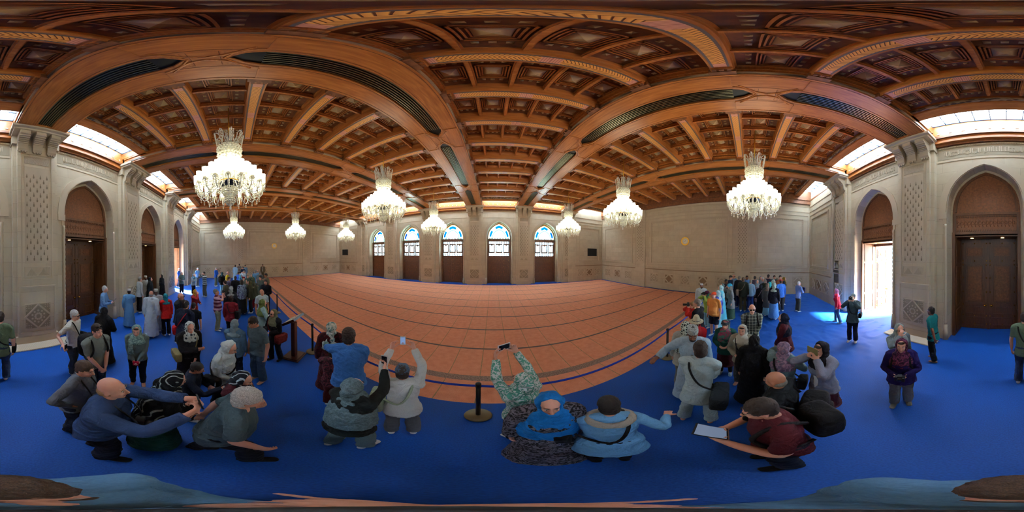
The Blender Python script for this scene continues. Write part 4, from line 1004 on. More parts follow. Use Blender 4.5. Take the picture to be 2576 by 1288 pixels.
    def arm(mb, m, i, off=0, upto=1.0):
        A, E_, W_ = sh[i], el_[i], wr[i]
        pts = [A, A.lerp(E_, .5), E_, E_.lerp(W_, .45), W_]; rs = [.052*ar, .047*ar, .039*ar, .036*ar, .0265*ar]
        if upto < 1:
            if upto <= .5: pts = [A, A.lerp(E_, .5), A.lerp(E_, upto*2)]; rs = rs[:2]+[.045*ar]
            else: k = (upto-.5)*2; pts = [A, A.lerp(E_, .5), E_, E_.lerp(W_, k)]; rs = rs[:3]+[.036*ar]
        sweep(mb, pts, [(r+off)*s for r in rs], m, n=12, round1=(off == 0))
    lg = (.78+.22*g)*(1.05 if fem else 1)
    def leg(mb, m, i, off=0, z1=0, flare=0):
        Hh, K, A = hips[i], knee[i], ank[i]
        pts = [Hh, Hh.lerp(K, .5), K, K.lerp(A, .4), A]; rs = [.086*lg+off, .073*lg+off, .054*lg+off+flare*.2, .052*lg+off*1.2+flare*.6, .037+off*1.6+flare]
        if z1: pts = pts[:3]; rs = [rs[0], rs[1], .06*lg+off*1.5]
        sweep(mb, pts, [r*s for r in rs], m, n=14, round1=(off == 0))
    def foot(mb, m, i, off=0):
        A = ank[i]; f = V((math.sin((i*2-1)*.15), math.cos(.15), 0))
        sweep(mb, [A+V((0,0,.01))*s, A-V((0,0,.035))*s-f*.03*s, A-V((0,0,.045))*s+f*.02*s], [(.034+off)*s, (.034+off)*s, (.032+off)*s], m, n=10)
        sweep(mb, [V((A.x, A.y, .036*s))-f*.055*s, V((A.x, A.y, .034*s))+f*.07*s, V((A.x, A.y, .024*s))+f*.145*s], [((.032+off)*s, .034*s), ((.042+off)*s, .032*s), ((.038+off)*s, .022*s)], m, side=(1,0,0), n=12)
    hv = lambda p: (hc_ + hr_ @ V(p))*s
    robe = top in ('robe', 'abaya')
    bm = MB()
    torso(bm, sm)
    sweep(bm, [T((0, -.01, 1.46))*s, T((0, .004, 1.53))*s, hv((0, -.02, -.05))], [.058*s*ar, .052*s*ar, .054*s*ar], sm, n=12)
    ell(bm, hv((0, -.012, .02)), (.074*s, .092*s, .092*s), sm, hr_, 16, 10); ell(bm, hv((0, .022, -.035)), (.06*s, .068*s, .078*s), sm, hr_, 14, 10)
    ell(bm, hv((0, .062, -.085)), (.026*s, .024*s, .02*s), sm, hr_); ell(bm, hv((0, .07, .028)), (.045*s, .014*s, .012*s), sm, hr_)
    for sx in (-1, 1):
        ell(bm, hv((sx*.073, -.012, -.012)), (.008*s, .02*s, .032*s), sm, hr_, 8, 6); ell(bm, hv((sx*.035, .066, -.03)), (.018*s, .015*s, .018*s), sm, hr_, 8, 6)
    sweep(bm, [hv((0, .083, .018)), hv((0, .094, -.01)), hv((0, .108, -.03)), hv((0, .092, -.038))], [.008*s, .01*s, .014*s, .012*s], sm, n=8, sub=2)
    for i, sx in enumerate((-1, 1)):
        arm(bm, sm, i); hand(bm, wr[i], hd_[i], par[i][1], sx, par[i][0], s, sm, lod)
        leg(bm, sm, i); foot(bm, sm, i)
    body = solid('body', bm, root, vox, 3)
    dsp = .024 if lod < 2 else .014; cv = vox*(1.35 if lod == 0 else 1.25)
    def part(name, mb, d=dsp, sm_=3, v=None, tex=None): return solid(name, mb, root, v or cv, sm_, d*s, tex)
    # ---- clothes
    tm = tc if not isinstance(tc, tuple) else fab(*tc); bmt = bc if not isinstance(bc, tuple) else fab(*bc)
    off = {'tee': .014, 'shirt': .018, 'jacket': .03, 'robe': .024, 'abaya': .034, 'sweater': .024}[top]
    q = MB()
    if robe:
        torso(q, tm, off, .86, 1.475)
        b0 = .1+.14*(g-.6); pts, rs = [], []
        for z, k in ((1.15, 0), (.95, .02), (.7, .05), (.4, .08), (.1, .11 if top == 'robe' else .13)):
            pts.append((hip_l((0, 0, z)) if z > .9 else S_((0, stride*.05, z)))); rs.append(((.155*g+off*.5+k)*s, (.12*g+off*.5+k*(.9+abs(stride)*.8))*s))
        sweep(q, pts, rs, tm, side=(1,0,0), n=24, round0=False, round1=False)
    else:
        hem = {'tee': .86, 'shirt': .83, 'jacket': .80, 'sweater': .86}[top] - drape_len(extra)
        torso(q, tm, off, .86, 1.475)
        sweep(q, [hip_l((0, -.003, .96)), hip_l((0, -.003, .86)), (hip_l((0, 0, hem-.02)) if hem > .7 else S_((0, 0, hem)))], [((.166*g+off)*s, (.126*g+off)*gy*s), ((.168*g+off+.004)*s, (.13*g+off+.004)*s), ((.172*g+off+.01+max(0, .86-hem)*.12)*s, (.136*g+off+.01+max(0, .86-hem)*.12)*s)], tm, side=(1,0,0), n=20, round0=False, round1=False)
    for i in range(2): arm(q, tm, i, off*.85+(.012 if robe else 0), .40 if top == 'tee' else 1.0)
    if top in ('jacket', 'shirt') and not scarf: sweep(q, [T((0, -.012, 1.45))*s, T((0, -.004, 1.505))*s], [((.075)*s, .07*s), (.064*s, .06*s)], tm, n=12, round0=False, round1=False)
    part({'tee': 't_shirt', 'shirt': 'shirt', 'jacket': 'jacket', 'robe': 'robe', 'abaya': 'abaya', 'sweater': 'sweater'}[top], q)
    if top == 'jacket' and 'open' in extra:
        q = MB(); sweep(q, [T((0, .045, 1.44))*s, T((0, .062, 1.3))*s, T((0, .066, 1.1))*s, T((0, .062, .92))*s], [(.05*s, .1*s)]*4, fab(214, 214, 208), side=(1,0,0), n=12); part('undershirt', q)
    if not robe and bot != 'none':
        q = MB()
        if bot in ('trousers', 'leggings', 'shorts'):
            o2 = {'trousers': .02, 'leggings': .013, 'shorts': .026}[bot]; fl = .012 if bot == 'trousers' else 0
            for i in range(2): leg(q, bmt, i, o2, bot == 'shorts', fl)
            sweep(q, [S_((0, -.004, .84)), hip_l((0, -.005, .94)), hip_l((0, 0, 1.03))], [((.158*g+.01)*s, (.115*g+.01)*s), ((.166*g+.008)*s, (.124*g+.008)*s), ((.15*g+.008)*s, (.116*g+.008)*s)], bmt, side=(1,0,0), n=18, round0=False, round1=False)
        else:
            zb = {'skirt': .1, 'midskirt': .42}[bot]; pts, rs = [], []
            for z, k in ((1.03, 0), (.9, .02), (.65, .05), (.4, .07), (zb, .10)):
                pts.append(hip_l((0, 0, z)) if z > .9 else S_((0, 0, z))); rs.append(((.155*g+k)*s, (.122*g+k)*s))
            sweep(q, pts, rs, bmt, side=(1,0,0), n=24, round0=False, round1=False)
        part('skirt' if 'skirt' in bot else bot, q)
        if bot == 'midskirt': q = MB(); lm = fab(26, 26, 30); [leg(q, lm, i, .008) for i in range(2)]; part('leggings', q, 0)
    if feet in ('sock', 'shoe'):
        fm = fc if not isinstance(fc, tuple) else fab(*fc)
        for i in range(2): q = MB(); foot(q, fm, i, .006); part(feet, q, 0, 2, vox)
    # ---- head
    hm_ = HR[hc]
    if scarf:
        sc_ = scarf if not isinstance(scarf, tuple) else fab(*scarf); q = MB()
        pts = [hv((0, .03, .004)), hv((0, .012, .004)), hv((0, -.025, .006)), hv((0, -.075, .0)), hv((0, -.118, -.01))]
        sweep(q, pts, [(.078*s, .104*s), (.092*s, .118*s), (.098*s, .124*s), (.082*s, .102*s), (.04*s, .05*s)], sc_, side=hr_ @ V((1,0,0)), n=20, round0=False)
        d_ = drape
        sweep(q, [hv((0, -.03, -.07)), T((0, -.01, 1.52))*s, T((0, .01, 1.46))*s, T((0, .012, 1.39-d_*.12))*s, T((0, .012, 1.34-d_*.26))*s], [(.085*s, .09*s), (.1*s, .098*s), (.15*s, .125*s), ((.185+d_*.02)*s*(.8+.2*g), (.155+d_*.015)*s*g), ((.178+d_*.035)*s*(.8+.2*g), (.15+d_*.02)*s*g)], sc_, side=(1,0,0), n=22, round0=False, round1=False)
        if 'tail' in extra: sweep(q, [T((.1, .12, 1.42))*s, T((.1, .17, 1.28))*s, T((.11, .16, 1.1))*s], [(.05*s, .02*s), (.06*s, .02*s), (.07*s, .02*s)], sc_, side=(1,0,0), n=10)
        if 'niqab' in extra: ell(q, hv((0, .06, -.055)), (.07*s, .05*s, .055*s), sc_, hr_)
        part('headscarf', q, .027, 2, vox*1.2, TEXF)
        if lod < 2 and hat is None and 'fringe' in extra: q = MB(); ell(q, hv((0, .045, .072)), (.056*s, .036*s, .02*s), hm_, hr_); part('hair', q, .004, 2, vox)
    elif hair != 'none':
        q = MB()
        if hair == 'short': ell(q, hv((0, -.022, .036)), (.0815*s, .0985*s, .096*s), hm_, hr_, 16, 10); ell(q, hv((0, -.045, -.02)), (.074*s, .064*s, .07*s), hm_, hr_)
        elif hair == 'full': ell(q, hv((0, -.022, .042)), (.09*s, .106*s, .1*s), hm_, hr_, 16, 10); ell(q, hv((0, -.045, -.03)), (.084*s, .07*s, .08*s), hm_, hr_)
        elif hair == 'long': ell(q, hv((0, -.022, .036)), (.085*s, .1*s, .098*s), hm_, hr_, 16, 10); sweep(q, [hv((0, -.05, .02)), hv((0, -.06, -.08)), hv((0, -.06, -.17))], [(.085*s, .06*s), (.088*s, .055*s), (.07*s, .04*s)], hm_, side=(1,0,0))
        elif hair in ('bald', 'fringe'): ell(q, hv((0, -.035, -.03)), (.077*s, .076*s, .055*s), hm_, hr_, 16, 10)
        if hair != 'shaved': part('hair', q, .004 if hair in ('bald', 'fringe') else .014, 2, vox*.9, TEXH)
    if beard: q = MB(); ell(q, hv((0, .04, -.085)), (.052*s, .05*s, .038*s), HR['black'], hr_); ell(q, hv((0, .09, -.058)), (.03*s, .013*s, .01*s), HR['black'], hr_, 8, 6); part('beard', q, .006, 1, vox)
    if hat:
        kind, hcol = hat[0], fab(*hat[1]) if isinstance(hat[1], tuple) else hat[1]; q = MB(); X_ = hr_ @ V((1,0,0))
        k = 1.2 if scarf else 1.0
        if kind == 'kumma': sweep(q, [hv((0, -.015, .035)), hv((0, -.018, .075)), hv((0, -.02, .128))], [(.083*s, .1*s), (.083*s, .1*s), (.078*s, .094*s)], hcol, side=X_, n=20, round0=False, round1=False)
        elif kind in ('cap', 'beanie'):
            ell(q, hv((0, -.015, .048)), (.085*s*k, .102*s*k, .082*s*k), hcol, hr_, 16, 10)
            if kind == 'cap': sweep(q, [hv((0, .06, .05)), hv((0, .12, .045)), hv((0, .165, .035))], [(.068*s*k, .008*s), (.066*s*k, .006*s), (.045*s*k, .005*s)], hcol, side=X_, n=14)
        elif kind == 'visor': sweep(q, [hv((0, .05, .06)), hv((0, .12, .055)), hv((0, .16, .045))], [(.085*s*k, .012*s), (.08*s*k, .006*s), (.055*s*k, .005*s)], hcol, side=X_, n=14); sweep(q, [hv((0, -.02, .045)), hv((0, -.02, .085))], [(.09*s*k, .112*s*k), (.085*s*k, .106*s*k)], hcol, side=X_, n=18, round0=False, round1=False)
        elif kind == 'straw':
            sweep(q, [hv((0, -.015, .06)), hv((0, -.015, .10)), hv((0, -.015, .165))], [(.095*s, .11*s), (.092*s, .108*s), (.075*s, .09*s)], hcol, side=X_, n=20, round0=False); sweep(q, [hv((0, -.01, .058)), hv((0, -.01, .072))], [(.17*s, .185*s), (.165*s, .18*s)], hcol, side=X_, n=24, round0=False, round1=False)
        elif kind == 'wide': ell(q, hv((0, -.02, .05)), (.1*s, .115*s, .085*s), hcol, hr_, 16, 10); sweep(q, [hv((0, -.01, .02)), hv((0, -.01, .04))], [(.15*s, .165*s), (.13*s, .145*s)], hcol, side=X_, n=24, round0=False, round1=False)
        hh = part({'kumma': 'cap', 'cap': 'cap', 'beanie': 'beanie', 'visor': 'visor', 'straw': 'hat', 'wide': 'hat'}[kind], q, 0, 1, vox)
        if kind == 'straw': q = MB(); sweep(q, [hv((0, -.015, .072)), hv((0, -.015, .098))], [(.1*s, .115*s), (.098*s, .113*s)], fab(60, 60, 66), side=X_, n=20, round0=False, round1=False); solid('hat_band', q, hh, vox, 0)
    if lod < 2 and 'niqab' not in extra:
        for sx in (-1, 1):
            q = MB(); ell(q, hv((sx*.031, .08, .006)), (.0115*s, .007*s, .0052*s), M_eyew, hr_, 8, 6); ell(q, hv((sx*.031, .0865, .006)), (.0055*s, .003*s, .005*s), M_iris, hr_, 8, 6); q.build('eye', root)
            q = MB(); sweep(q, [hv((sx*.017, .088, .027)), hv((sx*.032, .088, .031)), hv((sx*.047, .078, .026))], [.0035*s, .0045*s, .003*s], hm_, n=6, sub=2); q.build('eyebrow', root)
        q = MB(); sweep(q, [hv((-.022, .078, -.06)), hv((0, .088, -.058)), hv((.022, .078, -.06))], [(.004*s, .006*s), (.006*s, .009*s), (.004*s, .006*s)], M_lip, n=8, sub=2); q.build('mouth', root)
    if shades:
        q = MB(); z_, y_ = (.006, .094) if shades == 1 else (.095, .05)
        for sx in (-1, 1):
            ell(q, hv((sx*.033, y_, z_)), (.026*s, .006*s, .019*s), M_glass, hr_, 10, 6); sweep(q, [hv((sx*.055, y_-.005, z_+.006)), hv((sx*.076, y_-.05, z_+.006)), hv((sx*.078, y_-.1, z_-.004))], [.003*s]*3, M_glass, n=5, sub=1)
        sweep(q, [hv((-.012, y_, z_+.004)), hv((.012, y_, z_+.004))], [.0025*s]*2, M_glass, n=5, sub=1); q.build('sunglasses', root)
    info = dict(M=Matrix.Translation((x, y, zf)) @ Matrix.Rotation(rz, 4, 'Z'), T=T, s=s, sh=sh, wr=wr, hd=hd_, nr=[p[1] for p in par], g=g, sw=sw, label=label, root=root)
    return info
def drape_len(extra):
    for e in extra:
        if isinstance(e, tuple) and e[0] == 'hem': return e[1]
    return 0
# ------------------------------------------------------------------ things people carry
def place(o, info, p, rot=None):
    M = info['M'] @ Matrix.Translation(p) @ (rot.to_4x4() if rot is not None else Matrix.Identity(4)); o.matrix_world = M; return o
def grip(info, which):
    p = [info['wr'][i] + info['hd'][i]*.095*info['s'] + info['nr'][i].normalized()*.02 for i in (0, 1)]
    return (p[0]+p[1])/2 if which == 'both' else p[1] if which == 'R' else p[0]
def phone(info, lab, which='R', w=.075, h=.15, lit=False, tilt=0, col=None, cat='phone', land=False):
    t = tag(empty('tablet' if h > .18 else 'phone'), lab, cat)
    q = MB(); q.box(-w/2, w/2, -.005, .005, -h/2, h/2, col or M_dark); put('case', q.mesh('case'), t)
    q = MB(); q.box(-w/2+.005, w/2-.005, -.006, -.005, -h/2+.01, h/2-.01, (M_tabs if h > .18 else M_screen) if lit else M_screend); put('screen', q.mesh('screen'), t)
    rot = Matrix.Rotation(math.radians(-tilt), 3, 'X') @ (Matrix.Rotation(PI/2, 3, 'Y') if land else Matrix.Identity(3))
    return place(t, info, grip(info, which)+V((0, .02, .03 if h < .2 else .045)), rot)
def camera_(info, lab, which='both', lens=.07):
    t = tag(empty('photo_camera'), lab, 'camera'); q = MB(); q.box(-.065, .065, -.03, .03, -.045, .04, M_dark); q.box(-.03, .03, -.03, .03, .04, .06, M_dark); q.box(-.065, -.035, -.03, .045, -.045, .03, M_dark); put('housing', q.mesh('housing'), t)
    q = MB(); q.tube([(0, .03, 0), (0, .03+lens, 0)], [.032, .035], M_leather, 14); q.tube([(0, .03+lens, 0), (0, .035+lens, 0)], .028, M_glass, 14); put('lens', q.mesh('lens'), t)
    return place(t, info, grip(info, which)+V((0, .015, .02)))
def rbox(mb, c, r, m, e=.35):
    """soft-cornered bag body"""
    n = 20; k = 12; vs_ = []; fs = []
    f = lambda a: math.copysign(abs(a)**e, a)
    for j in range(1, k):
        p = PI*j/k-PI/2
        for i in range(n): t = 2*PI*i/n; vs_.append((c[0]+r[0]*f(math.cos(p))*f(math.cos(t)), c[1]+r[1]*f(math.cos(p))*f(math.sin(t)), c[2]+r[2]*f(math.sin(p))))
    for j in range(k-2):
        for i in range(n): q = (i+1) % n; fs.append((j*n+i, j*n+q, (j+1)*n+q, (j+1)*n+i))
    fs += [tuple(range(n))[::-1], tuple(range((k-2)*n, (k-1)*n))]; mb.add(vs_, fs, m, True)
def strap_path(info, sd, hipp):
    T, s, sw, g = info['T'], info['s'], info['sw'], info['g']
    return [hipp, T((-sd*.02, .15*g+.02, 1.12))*s, T((sd*.09, .135*g+.02, 1.32))*s, T((sd*.11, .04, 1.50))*s, T((sd*.09, -.10*g-.03, 1.40))*s, T((-sd*.04, -.14*g-.03, 1.15))*s, hipp]
def flatstrap(mb, pts, w, m):
    P, _ = crom(pts, [0]*len(pts), 5); mb.tube(P, w, m, 6)
def bag(info, lab, col, side=1, r=(.13, .06, .1), z=.93, fwd=.04, cat='bag'):
    """shoulder bag on the hip, strap over the other shoulder"""
    s, g = info['s'], info['g']; c = V((side*(.2*g+.05), fwd, z))*s; m = fab(*col) if isinstance(col, tuple) else col
    t = tag(empty('shoulder_bag'), lab, cat)
    q = MB(); rbox(q, (0, 0, 0), (r[1], r[0], r[2]), m); put('pouch', q.mesh('pouch'), t)
    q = MB(); rbox(q, (side*.012, 0, r[2]*.35), (r[1]*1.02, r[0]*1.03, r[2]*.72), m); put('flap', q.mesh('flap'), t)
    q = MB(); pts = strap_path(info, -side, c+V((0, 0, r[2]*.8))); flatstrap(q, [p-c for p in pts], .013, m); put('strap', q.mesh('strap'), t)
    return place(t, info, c)
def backpack(info, lab, col=(22, 22, 26), r=(.16, .1, .23)):
    s, g, T = info['s'], info['g'], info['T']; m = fab(*col); t = tag(empty('backpack'), lab, 'backpack')
    c = T((0, -.125*g-.03-r[1], 1.2))*s
    q = MB(); rbox(q, (0, 0, 0), r, m, .45); put('sack', q.mesh('sack'), t)
    q = MB(); rbox(q, (0, -r[1]*.8, -r[2]*.3), (r[0]*.75, r[1]*.45, r[2]*.5), m, .45); put('pocket', q.mesh('pocket'), t)
    for sx in (-1, 1):
        q = MB(); pts = [T((sx*.09, -.11*g-.03, 1.38))*s, T((sx*.115, -.02, 1.505))*s, T((sx*.12, .09, 1.42))*s, T((sx*.14, .11*g+.02, 1.28))*s, T((sx*.17*g, .04, 1.1))*s, T((sx*.12, -.13*g, 1.02))*s]; flatstrap(q, [p-c for p in pts], .018, m); put('strap', q.mesh('strap'), t)
    return place(t, info, c)
def neckstrap(info, lab, hang=True):
    """camera hanging on the chest by its strap"""
    s, g, T = info['s'], info['g'], info['T']; c = T((0, .18*g+.03, 1.14))*s; t = tag(empty('photo_camera'), lab, 'camera')
    q = MB(); q.box(-.065, .065, -.03, .03, -.045, .04, M_dark); q.box(-.03, .03, -.03, .03, .04, .06, M_dark); put('housing', q.mesh('housing'), t)
    q = MB(); q.tube([(0, .03, 0), (0, .09, -.01)], [.032, .035], M_leather, 14); put('lens', q.mesh('lens'), t)
    q = MB(); flatstrap(q, [p-c for p in (c+V((-.06, 0, .03)), T((-.08, .14*g+.03, 1.32))*s, T((-.07, .04, 1.50))*s, T((0, -.075, 1.52))*s, T((.07, .04, 1.50))*s, T((.08, .14*g+.03, 1.32))*s, c+V((.06, 0, .03)))], .009, M_leather); put('strap', q.mesh('strap'), t)
    return place(t, info, c)
# ------------------------------------------------------------------ the crowd: head pixel, facing relative to the lens (0 towards it, 90 to picture right)
HS = {(1, 786): 1.79, (187, 781): 1.75, (262, 771): 1.65, (263, 720): 1.82, (325, 726): 1.60, (352, 697): 1.86, (366, 693): 1.79, (378, 696): 1.77, (380, 732): 1.72, (392, 726): 1.69, (416, 737): 1.59, (454, 737): 1.76, (487, 762): 1.53, (491, 727): 1.54, (450, 674): 1.78, (457, 684): 1.65, (487, 688): 1.56, (513, 684): 1.78, (544, 673): 1.78, (573, 683): 1.77, (541, 728): 1.66, (581, 745): 1.56, (648, 679): 1.75, (607, 704): 1.72, (618, 703): 1.63, (628, 705): 1.65, (640, 708): 1.49, (669, 688): 1.83, (657, 728): 1.66, (688, 776): 1.56, (590, 802): 1.56, (632, 800): 1.74, (583, 857): 1.66, (500, 915): 1.44, (448, 932): 1.70, (618, 936): 1.55, (628, 984): 1.76, (272, 954): 1.85, (214, 912): 1.69, (343, 816): 1.62, (877, 829): 1.84, (837, 874): 1.40, (888, 952): 1.64, (1012, 918): 1.58, (1316, 938): 1.60, (1383, 990): 1.70, (1531, 1003): 1.57, (1902, 1012): 1.80, (1951, 938): 1.70, (1743, 822): 1.77, (1762, 863): 1.76, (1726, 806): 1.68, (1752, 800): 1.55, (1826, 803): 1.54, (1868, 815): 1.60, (1898, 842): 1.60, (1755, 753): 1.76, (1743, 760): 1.54, (1779, 731): 1.54, (1797, 733): 1.68, (1765, 712): 1.64, (1806, 729): 1.63, (1817, 712): 1.63, (1838, 692): 1.81, (1846, 691): 1.78, (1870, 698): 1.82, (1889, 705): 1.64, (1899, 695): 1.74, (1948, 693): 1.74, (1946, 702): 1.67, (1963, 693): 1.82, (1937, 708): 1.63, (1931, 711): 1.64, (1948, 710): 1.73, (1914, 714): 1.52, (1964, 702): 1.72, (1925, 703): 1.67, (2010, 708): 1.64, (1972, 858): 1.64, (2066, 858): 1.72, (2103, 725): 1.56, (2147, 737): 1.73, (2343, 773): 1.64}   # standing heights
def P(u, v, rel, label, H=1.72, **kw):
    H = HS.get((u, v), H)
    el = (.5-v/1288)*PI; d = (H-CZ)/math.tan(el) if abs(math.tan(el)) > 1e-3 else 20
    kw.setdefault('lod', 0 if d < 2.6 else 1 if d < 7 else 2)
    return person(0, 0, 0, rel, label, H=H, pos=(u, v), **kw)
WH = (214, 214, 206); LBL = (120, 160, 205); BK_ = (20, 20, 24); NV = (26, 32, 52); JN = (46, 62, 88); KH = (150, 142, 112); GR = (110, 112, 110)
# the photographer under the lens, holding the stick
ph = person(-.02, -.18, 0, 0, 'person in light blue shirt directly below the lens, gripping the camera stick', H=1.74, hair='short', hc='brown', top='shirt', tc=(96, 140, 178), bc=NV, R='pole', Lh='pole', lean=-2, pitch=0, lod=0, g=1.05)
q = MB(); q.tube([(0, .0, 1.3), (0, 0, 2.62)], .007, M_dark, 10); q.tube([(0, 0, 1.16), (0, 0, 1.36)], .016, M_leather, 10)
tag(q.build('camera_stick'), 'black camera stick held upright by the person directly below the lens', 'stick')
# ---- left of the picture, near wall side
p = P(1, 786, 172, 'person in olive t-shirt and jeans walking away at the left picture edge', H=1.78, tc=(98, 116, 92), bc=JN, R='relax', Lh='relax', stride=.3, hc='dbrown')
bag(p, 'small dark cross-body bag on the person in the olive t-shirt', BK_, 1, (.1, .04, .08))
p = P(187, 781, 58, 'grey haired person in glasses and white t-shirt left of the studded door', H=1.76, tc=WH, bc=(40, 46, 58), hc='white', shades=1, R='side', Lh='relax', stride=.3, g=1.02)
bag(p, 'black waist bag worn by the grey haired person in white t-shirt', BK_, -1, (.16, .06, .11), z=1.0)
phone(p, 'phone held low by the grey haired person in white t-shirt', 'R')
p = P(243, 817, 35, 'person in grey printed t-shirt with sunglasses pushed up, hands clasped', H=1.77, tc=(120, 126, 118), bc=JN, hc='dbrown', shades=2, R='clasp', Lh='clasp')
backpack(p, 'black backpack on the person in the grey printed t-shirt')
p = P(262, 771, 150, 'person in full black abaya looking at a glowing phone', H=1.66, sex='f', top='abaya', tc=(16, 16, 20), scarf=(16, 16, 20), drape=1, R='low', Lh='low')
phone(p, 'phone with bright screen held by the person in black abaya', 'both', lit=True)
p = P(263, 720, 75, 'white haired person in light blue shirt reading a tablet by a pilaster', H=1.74, top='shirt', tc=(96, 134, 176), bc=BK_, hc='white', R='book', Lh='book')
phone(p, 'blue lit tablet held by the white haired person at the pilaster', 'both', w=.17, h=.24, lit=True, tilt=40, cat='tablet')
P(325, 726, 165, 'person in light blue robe and white embroidered cap by the second pilaster', H=1.70, top='robe', tc=(92, 142, 186), hat=('kumma', (206, 204, 196)), R='cross', Lh='relax', feet='bare', skin_='brown')
P(352, 697, 120, 'person in white shirt and dark trousers half hidden behind the second pilaster', H=1.72, top='shirt', tc=(180, 186, 184), bc=BK_, hc='grey')
P(366, 693, 20, 'person in white robe and cap standing deep behind the second pilaster', H=1.72, top='robe', tc=WH, hat=('kumma', WH), skin_='brown', beard=1)
P(378, 696, 80, 'person in black abaya facing right beside the white robed visitors', H=1.66, sex='f', top='abaya', tc=(18, 20, 24), scarf=(24, 28, 30), drape=1)
P(406, 690, -60, 'person in black abaya at the second closed door, gesturing with one hand', H=1.66, sex='f', top='abaya', tc=(14, 14, 18), scarf=(14, 14, 18), drape=1, Lh='book')
P(380, 732, 165, 'balding grey haired person in long white robe seen from behind', H=1.76, top='robe', tc=(190, 204, 214), hair='fringe', hc='grey', skin_='tan', feet='bare')
P(392, 726, 12, 'person in grey white robe and embroidered cap facing the lens', H=1.73, top='robe', tc=(160, 170, 176), hat=('kumma', (170, 170, 162)), skin_='dark', R='clasp', Lh='clasp')
P(416, 737, -160, 'person in bright red jacket and teal headscarf seen from behind', H=1.64, sex='f', top='jacket', tc=(190, 26, 26), bc=(18, 22, 40), scarf=(20, 112, 128), R='relax', Lh='clasp')
p = P(454, 737, 60, 'bald person in dark jacket and sunglasses, left of the group', H=1.78, top='jacket', tc=(22, 26, 34), bc=BK_, hair='fringe', hc='grey', shades=1, R='clasp', Lh='clasp')
p = P(467, 757, 140, 'dark haired bearded person in navy jacket seen from behind', H=1.76, top='jacket', tc=(18, 26, 48), bc=BK_, hc='black', beard=1, g=1.1)
bag(p, 'bright red shoulder bag beside the navy jacketed person', (170, 16, 26), -1, (.14, .07, .14), z=.86)
P(487, 762, 160, 'small dark haired youngster in black top between navy and yellow-scarfed visitors', H=1.5, tc=(20, 24, 30), bc=BK_, hc='black')
p = P(491, 727, 60, 'person in mustard headscarf and red jacket, one foot forward', H=1.66, sex='f', top='jacket', tc=(150, 36, 40), bc=(84, 28, 36), scarf=(168, 142, 34), R='face', Lh='low', stride=.4, feet='shoe', fc=(30, 26, 30))
# near the open left door
P(450, 674, 70, 'person in white cap and blue polo at the open left door', H=1.76, tc=(44, 92, 160), bc=NV, hat=('cap', WH), lod=2, stride=.5)
P(457, 684, 20, 'person in grey headscarf and grey green jacket just inside the left open door', H=1.64, sex='f', top='jacket', tc=(92, 116, 112), bc=(16, 18, 34), scarf=(98, 122, 120), R='low', Lh='cross')
P(497, 673, 40, 'tall person in pale shirt and cap behind the white jacketed one', H=1.78, tc=(130, 180, 224), bc=GR, hat=('cap', (190, 200, 206)))
P(487, 688, 30, 'person in white jacket and pale patterned hood on the blue cloth, far left', H=1.62, sex='f', top='jacket', tc=(170, 196, 206), bc=NV, scarf=(120, 180, 210, 'dots', 30, 60, 120), R='cross', Lh='cross')
p = P(513, 684, -50, 'person in black and white striped shirt photographing with raised arms', H=1.74, top='shirt', tc=(24, 30, 36, 'stripe', 200, 206, 200, .8), bc=(92, 92, 84), R='face', Lh='face', hc='dbrown')
P(544, 673, 60, 'person in bright blue shirt and khaki trousers in the far left light patch', H=1.76, top='shirt', tc=(26, 90, 190), bc=(110, 116, 96), hc='grey', R='low', Lh='low')
p = P(573, 683, 80, 'bald person in yellow shirt, near the left crowd edge', H=1.76, tc=(204, 176, 20), bc=(20, 26, 50), hair='fringe', hc='grey', g=1.1)
p = P(559, 684, 150, 'person in dark teal scarf wearing a black backpack beside the yellow shirt', H=1.66, sex='f', top='jacket', tc=(24, 26, 32), bc=(150, 200, 220), scarf=(34, 78, 88))
backpack(p, 'black backpack left of the yellow shirted person')
p = P(541, 728, 78, 'grey haired person in pink striped polo and khaki trousers taking a photograph', H=1.76, tc=(190, 150, 166, 'stripe', 96, 26, 58, .75), bc=(134, 132, 104), hc='grey', R='face', Lh='face', pitch=-12, lean=-4, feet='shoe', fc=(206, 208, 204), belly=.6)
camera_(p, 'compact camera held up by the person in the pink striped polo', lens=.03)
P(581, 719, 175, 'person in pale grey headscarf and dark jacket, back to the lens, behind the red shirt', H=1.64, sex='f', top='jacket', tc=(24, 26, 34), bc=BK_, scarf=(150, 158, 156))
p = P(581, 745, 160, 'short haired person in dark red shirt seen from behind', H=1.68, top='sweater', tc=(112, 18, 30), bc=BK_, hc='dbrown', hair='full')
bag(p, 'black shoulder bag at the elbow of the dark red shirted person', BK_, 1, (.13, .07, .15), z=1.05)
